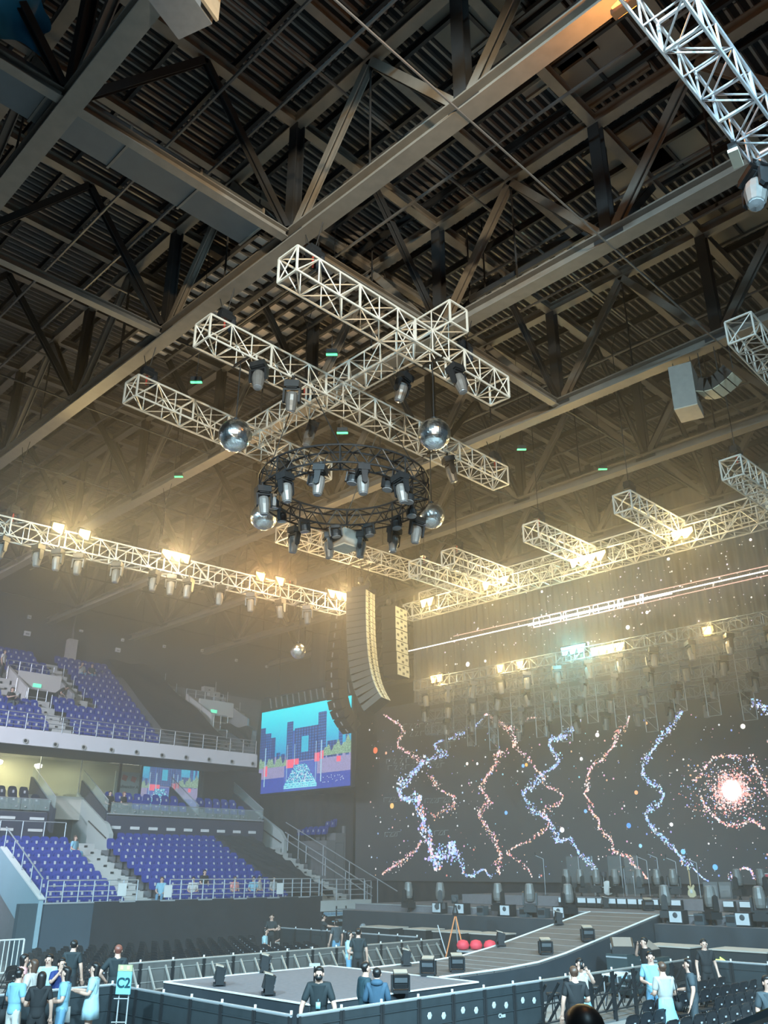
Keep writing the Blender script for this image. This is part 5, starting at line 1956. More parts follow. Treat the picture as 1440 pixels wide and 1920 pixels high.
# road cases by the runway
CASE = M('case_teal', (.04, .06, .065), .5, .1, .2)
p = atz(1172, 1803, .05)
for k, (dx, dy, h, l) in enumerate(((0, 0, 1.05, 'tall black road case with pale blue plates beside the runway'), (.75, -.55, .95, 'open black road case beside the seated technician'))):
    x, y = 25.3 + dx, 15.2 + dy
    e = empty('road_case', (x, y, 0), l, 'road case')
    MB().box((x, y, h / 2 + .08), (.75, .7, h)).build('body', CASE, e)
    for q in (.25, .6, .95):
        MB().box((x - .38, y, q * h + .05), (.02, .7, .04)).build('edge_band', RAILM, e)
    for q in (-.2, .2):
        MB().box((x - .385, y + q, h * .55), (.02, .18, .14)).build('plate', M('plate_blue', (.30, .48, .56), .5), e)
    for sx in (-.3, .3):
        for sy_ in (-.28, .28):
            MB().lathe([(.05, 0), (.05, .08)], 8, (x + sx, y + sy_, 0)).build('castor', BLACK, e)
for k, (x, y, z) in enumerate(((25.3, 15.2, 1.13), (26.0, 14.75, 1.03))):
    o = copy_tree(mon)
    o.location = (x, y, z)
    o.rotation_euler = (0, 0, 2.2 + k)
    o.scale = (.9, .9, .9)
    tag(o, 'wedge speaker resting on the %s road case by the runway' % ORD[k], 'monitor', 'floor monitors')
e = empty('work_table', (23.6, 14.4, 0), 'small white-framed work table beside the runway', 'table')
TX, TY = 23.9, 14.6
MB().box((TX, TY, .72), (.8, .5, .04)).build('tabletop', WHITE, e)
for sx in (-.37, .37):
    for sy_ in (-.22, .22):
        MB().tube((TX + sx, TY + sy_, 0), (TX + sx, TY + sy_, .7), .018, 6).build('leg', RAILM, e)
for x0, l in ((20.7, 'low white rolling riser with a frame beyond the runway'),):
    e = empty('rolling_riser', (x0, 20.6, 0), l, 'riser')
    MB().box((x0, 20.6, .62), (1.5, .6, .06)).build('top', WHITE, e)
    for sx in (-.7, .7):
        for sy_ in (-.26, .26):
            MB().tube((x0 + sx, 20.6 + sy_, 0), (x0 + sx, 20.6 + sy_, .6), .02, 6).build('leg', RAILM, e)
# stools behind the open barriers
for k in range(8):
    x, y = 17.6 + k * .95, 14.4
    e = empty('bar_stool', (x, y, 0), 'dark stool behind the open front barriers, %s from the left' % ORD[k], 'stool', 'stools behind the barriers')
    MB().lathe([(.17, .5), (.19, .53), (.17, .56)], 12, (x, y, 0)).build('seat', BLACKM, e)
    for a in range(4):
        c = Vector((math.cos(a * PI / 2 + .78), math.sin(a * PI / 2 + .78), 0))
        MB().tube(Vector((x, y, .5)) + c * .12, Vector((x, y, 0)) + c * .24, .016, 5).build('leg', BLACKM, e)
# jib camera on a tripod with red sandbags
C0 = Vector((27.0, 23.2, 0))
e = empty('camera_tripod', C0, 'tall camera tripod with orange legs before the stage', 'tripod')
ORG = M('leg_orange', (.75, .25, .08), .5)
top = C0 + Vector((0, 0, 2.0))
for a in range(3):
    c = Vector((math.cos(a * 2.09 + .5), math.sin(a * 2.09 + .5), 0)) * .55
    MB().tube(top - Vector((0, 0, .1)), C0 + c, .025, 6).build('leg', ORG if a else RAILM, e)
MB().lathe([(.1, 1.85), (.12, 1.95), (.07, 2.1), (.06, 2.2)], 12, C0).build('fluid_head', BLACKM, e)
MB().box(top + Vector((0, 0, .42)), (.55, .25, .3), rz=.7).build('camera_body', BLACKM, e)
MB().tube(top + Vector((-.2, -.16, .42)), top + Vector((-.45, -.36, .42)), .09, 12).build('camera_lens', BLACK, e)
MB().tube(C0 + Vector((.0, .9, 1.5)), C0 + Vector((-.1, .4, .5)), .02, 6).build('boom_arm', RAILM, e)
for k, (dx, dy) in enumerate(((-.35, -.62), (.0, -.95), (.25, -1.4))):
    b = MB()
    b.lathe([(.04, 0), (.2, .04), (.24, .16), (.17, .3), (.03, .34)], 12, C0 + Vector((dx, dy, .745)))
    tag(b.build('sandbag', M('bag_red', (.75, .06, .09), .6, 0, .2), None, True), 'red sandbag on the case beside the camera tripod, %s from the left' % ORD[k], 'sandbag', 'red sandbags')
# flat case with a pale board near the tripod
e = empty('flat_case', (25.9, 21.6, 0), 'long black case with a pale lid beyond the runway', 'case')
MB().box((26.9, 21.9, .35), (.9, 1.6, .7)).build('body', BLACK, e)
MB().box((26.9, 21.9, .72), (.92, 1.62, .05)).build('lid', M('lid_grey', (.35, .36, .38), .6), e)
# equipment shelves left of the stage
e = empty('equipment_rack', (31.5, 33.4, 0), 'black shelving rack with pale edges left of the stage', 'rack')
for z in (.3, .75, 1.2, 1.65):
    MB().box((31.5, 33.6, z), (.7, 1.9, .05)).build('shelf', M('shelf_edge', (.28, .31, .33), .5, .3), e)
for sx in (-.32, .32):
    for sy_ in (-.9, .9):
        MB().box((31.5 + sx, 33.6 + sy_, .9), (.05, .05, 1.8)).build('post', BLACKM, e)
for k in range(4):
    e2 = MB().box((31.5, 33.0 + .4 * k, 1.3 if k % 2 else .85), (.4, .3, .16))
    tag(e2.build('equipment_case', BLACKM), 'small case lying on the shelving rack, %s along' % ORD[k], 'case', 'cases on the rack')
# retracted tier under the end of the stand: pale blue edges
for r_ in range(4):
    e = empty('folded_tier', (32.6, 36 - .1, 0), 'folded black tier with a pale edge under the end landing, %s step' % ORD[r_], 'folded tier', 'folded tiers')
    MB().box((33.3, 35.7 - r_ * .35, .65 + .0 - r_ * .12), (3.6, .36, 1.3 - r_ * .24 + .0)).build('step', BLACK, e)
    MB().box((33.3, 35.5 - r_ * .35, 1.3 - r_ * .24 + .02), (3.6, .06, .05)).build('edge', M('edge_blue', (.4, .55, .62), .5), e)
for j in range(11):
    x = 31.7 + j * .33
    e = empty('bleacher_chair', (x, 35.8, 1.32), 'pale blue folded seat on the retracted tier, %s along' % ORD[j], 'seat', 'folded seats')
    MB().box((x, 35.75, 1.38), (.29, .3, .12)).build('pan', M('fold_seat', (.2, .34, .45), .4), e)
    MB().box((x, 35.75, 1.46), (.27, .28, .03)).build('back', M('fold_seat2', (.42, .55, .62), .4), e)
# white gate at the left edge
e = empty('steel_gate', (14.5, 33.5, 0), 'white barred gate at the left edge of the floor', 'gate')
gp, gq = atz(0, 1795, 0), None
GA = Vector((12.9, 33.2, 0)); GB = Vector((15.0, 33.2, 0))
for k in range(13):
    c = GA.lerp(GB, k / 12)
    MB().tube(c + Vector((0, 0, .1)), c + Vector((0, 0, 1.15)), .018 if 0 < k < 12 else .035, 6).build('bar', WHITE, e)
for z in (.12, 1.15):
    MB().tube(GA + Vector((0, 0, z)), GB + Vector((0, 0, z)), .03, 6).build('rail', WHITE, e)

# ------------------------------------------------------------------ band gear
DX, DYY, DZZ = 35.6, 21.7, 2.4
e = empty('drum_kit', (DX, DYY, DZZ), 'drum kit with a pale bass drum at the back of the stage', 'drum kit')
DR = M('drum_dark', (.05, .05, .06), .3)
RX = Matrix.Rotation(PI / 2, 3, 'Y')
MB().lathe([(.3, -.2), (.31, -.18), (.31, .18), (.3, .2)], 20, (DX, DYY, DZZ + .32), RX).build('bass_drum', DR, e)
MB().lathe([(.29, 0), (.2, .01)], 20, (DX - .2, DYY, DZZ + .32), Matrix.Rotation(-PI / 2, 3, 'Y')).build('drum_skin', WHITE, e)
for (dx, dy, z, r_) in ((-.05, -.3, .75, .16), (-.05, .25, .75, .16), (.35, -.6, .5, .2), (.35, .55, .55, .17)):
    MB().lathe([(r_, 0), (r_, .2), (r_ * .9, .21)], 16, (DX + dx, DYY + dy, DZZ + z)).build('tom_drum', DR, e)
    MB().tube((DX + dx, DYY + dy, DZZ), (DX + dx, DYY + dy, DZZ + z), .015, 5).build('drum_leg', RAILM, e)
for (dx, dy, z) in ((0, -.75, 1.15), (0, .75, 1.2), (.4, -.95, 1.0), (.3, .95, .95)):
    MB().lathe([(.02, .03), (.22, 0), (.21, -.005), (.02, .01)], 18, (DX + dx, DYY + dy, DZZ + z)).build('cymbal', M('cymbal_brass', (.5, .4, .2), .3, .8, .1), e)
    MB().tube((DX + dx, DYY + dy, DZZ), (DX + dx, DYY + dy, DZZ + z), .014, 5).build('cymbal_stand', RAILM, e)
for k, y in enumerate((23.1, 22.4, 21.0, 20.2)):
    e = empty('drum_screen', (35.0, y, 2.4), 'clear upright drum screen panel, %s from the far end' % ORD[k], 'screen panel', 'drum screens')
    MB().box((34.95, y, 3.2), (.02, .62, 1.6)).build('pane', glass_mat('drum_screen_glass', (.5, .55, .55), .07), e)
    MB().tube((34.95, y - .32, 2.4), (34.95, y - .32, 4.0), .012, 5).build('edge', RAILM, e)
for k, (y, x, h) in enumerate(((19.6, 35.2, 1.4), (19.0, 35.0, 1.5), (18.4, 35.4, 1.35), (17.2, 34.8, 1.3), (24.4, 34.6, 1.5))):
    e = empty('microphone_stand', (x, y, 2.4), 'thin microphone stand on the main stage, %s of these' % ORD[k], 'microphone stand', 'microphone stands')
    MB().tube((x, y, 2.4), (x, y, 2.4 + h), .012, 5).build('pole', RAILM, e)
    MB().tube((x, y, 2.4 + h), (x - .1, y + .35, 2.4 + h + .15), .01, 5).build('boom', RAILM, e)
    MB().lathe([(.14, 0), (.13, .02), (.02, .03)], 12, (x, y, 2.4)).build('base', BLACKM, e)
    MB().lathe([(.02, 0), (.03, .1), (.02, .14)], 8, (x - .1, y + .35, 2.4 + h + .15)).build('microphone', BLACK, e)
# guitar on its stand
g0 = Vector((35.2, 17.75, 2.4))
e = empty('electric_guitar', g0, 'pale cream electric guitar upright on the main stage', 'guitar')
CREAM = M('guitar_cream', (.72, .62, .40), .35, 0, .05)
b = MB(); b.prism([(g0.y + a, g0.z + c) for a, c in ((-.17, .08), (-.05, .02), (.1, .03), (.17, .12), (.15, .25), (.1, .32), (.14, .42), (.1, .47), (.03, .40), (-.03, .40), (-.1, .5), (-.15, .44), (-.1, .32), (-.16, .22))], 0, g0.x - .025, g0.x + .025); b.build('body', CREAM, e)
MB().box(g0 + Vector((-.03, 0, .72)), (.02, .05, .66)).build('neck', M('neck_wood', (.5, .36, .2), .5), e)
MB().box(g0 + Vector((-.03, .015, 1.1)), (.02, .08, .16)).build('headstock', CREAM, e)
MB().box(g0 + Vector((-.035, 0, .25)), (.015, .1, .14)).build('pickguard', WHITE, e)
for k, (y, w_) in enumerate(((17.0, .6), (16.4, .5), (19.3, .45))):
    e = empty('guitar_amplifier', (35.5, y, 2.4), 'grey guitar amplifier at the back of the stage, %s from the right' % ORD[k], 'amplifier', 'guitar amplifiers')
    MB().box((35.5, y, 2.7), (.35, w_, .6), mat=None).build('case', M('amp_grey', (.14, .15, .16), .7), e)
    MB().box((35.31, y, 2.66), (.02, w_ * .85, .42)).build('grille_cloth', M('amp_cloth', (.22, .23, .24), .8), e)
e = empty('keyboard', (34.3, 13.6, 2.4), 'red keyboard on a stand at the right end of the stage', 'keyboard')
MB().box((34.3, 13.9, 3.25), (.35, 1.3, .1)).build('body', M('keys_red', (.55, .08, .10), .4), e)
MB().box((34.18, 13.9, 3.305), (.14, 1.2, .02)).build('keys', WHITE, e)
for q in (-.4, .4):
    MB().bar((34.3, 13.9 + q, 2.4), (34.3, 13.9 - q, 3.2), .04, .04).build('stand_leg', BLACKM, e)
# thin upright arrow sign in green by the bass speakers
e = empty('arrow_marker', (27.33, 13.2, .9), 'small glowing yellow-green arrow beside the bass speakers', 'sign')
p = Vector((27.28, 13.2, .95))
b = MB(); b.prism([(p.y + a, p.z + c) for a, c in ((.2, .02), (-.05, .02), (-.05, .09), (-.2, 0), (-.05, -.09), (-.05, -.02), (.2, -.02))], 0, 27.31, 27.36); b.build('arrow', M('arrow_lit', (.6, 1, .2), .5, 0, 0, emit=(.6, 1, .15), es=1.2), e)

# ------------------------------------------------------------------ things in the roof
PAN = M('grid_panel', (.80, .69, .60), .75, 0, .25, .8)  # pinkish beige raised to stand in for warm light from below
for k, (x0, x1, y0, y1, z, nx, ny, l) in enumerate(((12.35, 14.2, 18.0, 26.4, 22.0, 3, 16, 'pale coffered walkway slung beside the second girder'),
                                                     (14.6, 17.1, 17.7, 23.2, 22.4, 4, 7, 'dark rigging grid with beige panels left of the middle girder'),
                                                     (17.75, 20.1, 17.7, 23.2, 22.4, 4, 7, 'dark rigging grid with beige panels right of the middle girder'),
                                                     (18.15, 19.0, 9.3, 14.2, 20.5, 1, 8, 'bright tan walkway behind the middle girder on the right'))):
    e = empty('rigging_grid', ((x0 + x1) / 2, (y0 + y1) / 2, z), l, 'rigging grid', 'rigging grids')
    w_, d_ = (x1 - x0) / nx, (y1 - y0) / ny
    for i in range(nx):
        for j in range(ny):
            if (i * 7 + j * 3) % 11 == 0 and k:
                continue
            MB().box((x0 + w_ * (i + .5), y0 + d_ * (j + .5), z + .12), (w_ - .16, d_ - .1, .04)).build('grid_panel', PAN, e)
    for i in range(nx + 1):
        MB().box((x0 + w_ * i, (y0 + y1) / 2, z), (.1, y1 - y0, .2)).build('long_bar', STEELD, e)
    for j in range(ny + 1):
        MB().box(((x0 + x1) / 2, y0 + d_ * j, z + .02), (x1 - x0, .08, .14)).build('cross_bar', STEELD, e)
    for x in (x0, x1):
        for y in (y0, y1):
            MB().tube((x, y, z), (x, y, 24.36), .03, 6).build('hanger', STEELD, e)
e = empty('air_duct', (5, 15.6, 19.3), 'long grey rectangular air duct under the roof in the upper left', 'duct')
for k in range(5):
    x = 1.6 + k * 2.0
    MB().box((x, 15.75, 19.75), (1.96, 1.0, .55)).build('duct_section', M('duct_grey', (.13, .14, .145), .5, .3, .15, 2), e)
    MB().box((x + .99, 15.75, 19.75), (.06, 1.08, .62)).build('flange', STEEL, e)
ROOFP = M('roof_panel', (.22, .20, .17), .8, 0, .2, .7)
for k, (px, py, w_, d_) in enumerate(((1010, 95, 2.2, 2.4), (1118, 130, 2.0, 2.2), (1255, 285, 1.8, 2.0), (1180, 300, 2.2, 2.0), (1370, 415, 2.0, 2.2), (870, 20, 2.2, 2.2))):
    p = atz(px, py, 24.0)
    e = empty('smoke_vent', p, 'square dusty roof hatch panel between the roof beams, %s from the top' % ORD[k], 'roof hatch', 'roof hatches')
    MB().box((p.x, p.y, 24.12), (w_, d_, .1)).build('panel', ROOFP, e)
    MB().box((p.x, p.y, 24.05), (w_ + .1, .1, .12)).build('cross_rib', STEELD, e)
    for q in (-1, 1):
        MB().box((p.x + q * w_ / 2, p.y, 24.05), (.1, d_, .16)).build('side_frame', STEEL, e)
# grey loudspeaker box and blue sheet at the top edge
p = atz(338, 22, 18.6)
e = empty('hanging_box', p, 'grey box hanging under the roof at the top edge', 'box')
R_ = 0.35
MB().box((p.x, p.y, 19.0), (.95, .8, .8), rz=R_).build('body', M('hang_grey', (.24, .235, .24), .7), e)
MB().box((p.x + .38, p.y - .42, 19.0), (.5, .06, .8), rz=R_).build('side_panel', M('hang_tan', (.55, .42, .28), .6), e)
MB().tube((p.x, p.y, 19.3), (p.x, p.y, 23.4), .03, 6).build('hanger', STEELD, e)
p = atz(35, 20, 20.5)
b = MB()
b.grid(lambda u, v: (p.x - 1.2 + 1.9 * u + .12 * math.sin(v * 7), p.y - .35 + .5 * v + .15 * math.sin(u * 8 + v * 3) + .5 * u, p.z + .9 - 1.6 * v * (1 - .35 * u) + .15 * math.sin(u * 11)), 24, 16)
o = b.build('blue_sheet', M('sheet_blue', (.03, .20, .36), .45, 0, .2, 3), None, True)
tag(o, 'crumpled blue plastic sheet hanging in the top left corner', 'sheet')
MB_ = MB(); MB_.tube((p.x, p.y, p.z + .8), (p.x, p.y, 24.2), .02, 5); MB_.build('hanging_cord', WIRE, o, off=(0, 0, 0))
# lamps on the corner truss
c1 = aty(1372, 120, 3.46)
c2_ = aty(1410, 262, 3.46)
place_head((c1.x, 3.46, 14.5), (.3, .2, 1), 'dark moving head under the blue-lit corner truss, upper one', 'moving heads on the corner truss', 1.3)
place_head((c2_.x, 2.84, 14.5), (.2, -.2, 2), 'dark moving head under the blue-lit corner truss, lower one', 'moving heads on the corner truss', 1.3)
for k, (px, py) in enumerate(((1367, 238), (1410, 290))):
    p = aty(px, py, 3.46)
    p.z = 14.2
    e = empty('panel_lamp', p, 'pale flat panel lamp beside the corner truss, %s from the top' % ORD[k], 'stage lamp', 'panel lamps on the corner truss')
    MB().box(p, (.42, .16, .06), rz=.2).build('face', M('panel_face', (.8, .76, .62), .5), e)
    MB().box(p + Vector((0, 0, .12)), (.3, .14, .18), rz=.2).build('housing', BLACKM, e)
    MB().tube(p + Vector((0, 0, .2)), p + Vector((0, 0, .42)), .03, 6).build('clamp', BLACKM, e)
# green laser marks: small scanner heads with lit green faces on the trusses
GRN = M('laser_green', (.2, 1, .4), .5, 0, 0, emit=(.1, .85, .35), es=1.6)
for k, (px, py, z) in enumerate(((622, 665, 18.6), (642, 812, 16.6), (368, 717, 17.6), (335, 894, 18.9), (978, 843, 18.9), (1130, 880, 18.9))):
    p = atz(px, py, z)
    e = empty('laser_scanner', p, 'small scanner head with a green lit slot, %s counted from the crossing truss' % ORD[k], 'laser', 'green laser scanners')
    MB().box(p + Vector((0, 0, .09)), (.34, .2, .14), rz=-.8).build('housing', BLACK, e)
    MB().box(p + Vector((0, 0, .0)), (.36, .09, .03), rz=-.8).build('lit_slot', GRN, e)
    MB().tube(p + Vector((0, 0, .1)), (p.x, p.y, 24.36), .01, 4).build('cable', WIRE, e)

# printing on the front barriers
PRN = M('barrier_print', (.42, .46, .48), .6, 0, .2, 30)
fb = [o for o in COL.objects if o.name.startswith('crowd_barrier') and abs(o.location.y - 13.0) < .1 and o.location.x > 13.5 and o.location.x < 18]
for k, o in enumerate(sorted(fb, key=lambda q: q.location.x)):
    for q, z in ((.3, .78), (.72, .74)):
        b = MB(); b.lathe([(.07, 0), (.05, .006), (.02, .006)], 6, (q, -.02, z), Matrix.Rotation(PI / 2, 3, 'X')); link('printed_emblem', b.mesh('printed_emblem', PRN), o)
    if k == 2:
        t = text_mesh('Chau', .11, 'printed_word', PRN, None, (0, 0, 0), (PI / 2, 0, 0))
        t.parent = o
        t.location = (.55, -.024, .56)
# rail of the near stand in the lower right corner
ra, rb2 = EYE + ray(1372, 1930) * 3.0, EYE + ray(1452, 1899) * 2.75
e = empty('near_rail', ra, 'blue flat rail with a yellow strip in the lower right corner', 'railing')
MB().bar(ra, rb2 + (rb2 - ra) * 1.0, .05, .02).build('rail', M('rail_blue', (.10, .28, .42), .5), e)
MB().bar(ra.lerp(rb2, .72) + Vector((0, 0, .012)), ra.lerp(rb2, 1.2) + Vector((0, 0, .012)), .035, .006).build('yellow_strip', M('strip_yellow', (.8, .75, .1), .5), e)
for t_ in (.0, 1.9):
    c = ra.lerp(rb2, t_)
    MB().tube((c.x, c.y, 1.1), c, .025, 8).build('post', RAILM, e)
b = MB(); b.box((2.6, 2.2, .55), (6.5, 6.5, 1.1)); tag(b.build('near_step', CONCD), 'concrete step of the near stand under the closest person', 'step')

# ------------------------------------------------------------------ people
SKIN = M('skin', (.56, .35, .27), .55, 0, .05, 10)
EYE_M = M('eye_dark', (.03, .02, .02), .3, 0, 0)
LIP = M('lip', (.5, .2, .18), .5, 0, 0)
SHOEW = M('shoe_white', (.7, .7, .7), .6)
HAIRK = M('hair_black', (.018, .016, .016), .4, 0, .3, 60)
HAIRB = M('hair_brown', (.09, .05, .035), .45, 0, .3, 60)
HAIRR = M('hair_red', (.22, .08, .06), .45, 0, .3, 60)


def cloth(name, c):
    return M('cloth_' + name, c, .8, 0, .12, 14, .1)


POSES = {
    'down': ((.25, -.03, 1.13), (.27, .06, .88)),
    'hold': ((.25, -.02, 1.12), (.13, .27, 1.10)),
    'read': ((.25, .03, 1.14), (.12, .33, 1.20)),
    'phone': ((.27, .12, 1.22), (.12, .24, 1.46)),
    'face': ((.26, .14, 1.24), (.07, .18, 1.50)),
    'hip': ((.36, -.08, 1.15), (.2, .08, .98)),
    'lean': ((.30, .12, 1.08), (.30, .30, .92)),
    'point': ((.24, .2, 1.26), (.2, .46, 1.24)),
    'cross': ((.25, .04, 1.12), (-.06, .2, 1.14)),
    'lap': ((.24, .02, 1.10), (.10, .26, .98)),
}
PENDING = []


def skeleton(sit, poseL, poseR, lean, turn, shift=0.0):
    """joint name -> (position, radius x, radius y); edges"""
    J, E_ = {}, []
    dz = -.47 if sit else 0

    def L_(p):                                     # lean the upper body forward about the pelvis
        x, y, z = p
        if z > .95 and lean:
            c, s = math.cos(lean), math.sin(lean)
            z0 = z - .95
            y, z = y * c + z0 * s, .95 + z0 * c - y * s
        return Vector((x, y, z + dz))

    def add(n, p, r, ry=None, par=None):
        J[n] = (p, r, ry or r)
        if par:
            E_.append((par, n))
    add('pelvis', L_((0, 0, .95)), .145, .105)
    add('hem', Vector((0, .0, .86 + dz)), .13, .10, 'pelvis')
    add('waist', L_((0, .0, 1.08)), .125, .09, 'pelvis')
    add('chest', L_((0, 0, 1.26)), .15, .10, 'waist')
    add('upper_chest', L_((0, -.01, 1.38)), .12, .08, 'chest')
    add('neck', L_((0, 0, 1.455)), .06, .06, 'upper_chest')
    add('jaw', L_((0, .025, 1.515)), .062, .072, 'neck')
    add('head', L_((0, .018, 1.595)), .081, .098, 'jaw')
    add('crown', L_((0, .0, 1.668)), .058, .072, 'head')
    for s, n, pose in ((-1, 'l', poseL), (1, 'r', poseR)):
        el, wr = POSES[pose]
        add('shoulder_' + n, L_((s * .165, -.01, 1.39)), .064, .06, 'upper_chest')
        add('elbow_' + n, L_((s * el[0], el[1], el[2])), .047, None, 'shoulder_' + n)
        W = Vector((s * wr[0], wr[1], wr[2]))
        D = (W - Vector((s * el[0], el[1], el[2]))).normalized()
        add('wrist_' + n, L_(W), .032, .028, 'elbow_' + n)
        pm = W + D * .06
        add('palm_' + n, L_(pm), .038, .018, 'wrist_' + n)
        side = D.cross(Vector((0, 1, .3))).normalized() if abs(D.y) < .8 else Vector((1, 0, 0))
        drop = Vector((0, .02, -.02))
        for f in range(4):
            o = side * ((f - 1.5) * .021)
            ln = (.055, .066, .062, .048)[f]
            a = pm + D * .035 + o
            add('f%d_%s' % (f, n), L_(a), .010, None, 'palm_' + n)
            add('g%d_%s' % (f, n), L_(a + D * ln * .6 + drop * .4), .009, None, 'f%d_%s' % (f, n))
            add('h%d_%s' % (f, n), L_(a + D * ln + drop * 1.3), .008, None, 'g%d_%s' % (f, n))
        t = W + D * .02 + side * (-.03)
        add('t0_' + n, L_(t), .011, None, 'wrist_' + n)
        add('t1_' + n, L_(t + D * .035 - side * .02), .010, None, 't0_' + n)
        add('t2_' + n, L_(t + D * .06 - side * .018), .008, None, 't1_' + n)
    for s, n in ((-1, 'l'), (1, 'r')):
        add('hip_' + n, Vector((s * .085, 0, .88 + dz)), .088, .092, 'pelvis')
        if sit:
            add('knee_' + n, Vector((s * .11, .42, .47)), .062, None, 'hip_' + n)
            add('ankle_' + n, Vector((s * .11, .44, .09)), .042, None, 'knee_' + n)
            add('toe_' + n, Vector((s * .115, .58, .035)), .036, .03, 'ankle_' + n)
        else:
            sp = .095 + shift * (.03 if s > 0 else 0)
            add('knee_' + n, Vector((s * sp, .02, .49)), .06, None, 'hip_' + n)
            add('ankle_' + n, Vector((s * sp, -.01, .09)), .042, None, 'knee_' + n)
            add('toe_' + n, Vector((s * (sp + .02), .14, .035)), .036, .03, 'ankle_' + n)
    return J, E_


def skin_job(J, E_, keep, grow, root, cut=None, lev=1):
    names = [n for n in J if n in keep]
    idx = {n: i for i, n in enumerate(names)}
    me = bpy.data.meshes.new('tmp')
    pos = [J[n][0] for n in names]
    if cut:                                         # shorten sleeves or legs: move an end joint toward its parent
        for n, (par, t) in cut.items():
            if n in idx:
                pos[idx[n]] = J[par][0].lerp(J[n][0], t)
    me.from_pydata(pos, [(idx[a], idx[c]) for a, c in E_ if a in idx and c in idx], [])
    ob = bpy.data.objects.new('tmp_skin', me)
    COL.objects.link(ob)
    md = ob.modifiers.new('Skin', 'SKIN')
    md.use_smooth_shade = True
    sv = me.skin_vertices[0].data
    for i, n in enumerate(names):
        g = grow(n) if callable(grow) else grow
        sv[i].radius = (J[n][1] + g, J[n][2] + g)
        sv[i].use_root = n == root
    sd = ob.modifiers.new('Sub', 'SUBSURF')
    sd.levels = sd.render_levels = lev
    return ob


def ellipsoid(c, r, n=10, m=8, fn=None):
    b = MB()
    prof_ = [(math.sin(PI * k / m), math.cos(PI * k / m)) for k in range(1, m)]
    b.lathe([(q[0], q[1]) for q in prof_], n)
    b.v = [fn(Vector(v)) if fn else v for v in b.v]
    b.v = [(c[0] + v[0] * r[0], c[1] + v[1] * r[1], c[2] + v[2] * r[2]) for v in b.v]
    return b


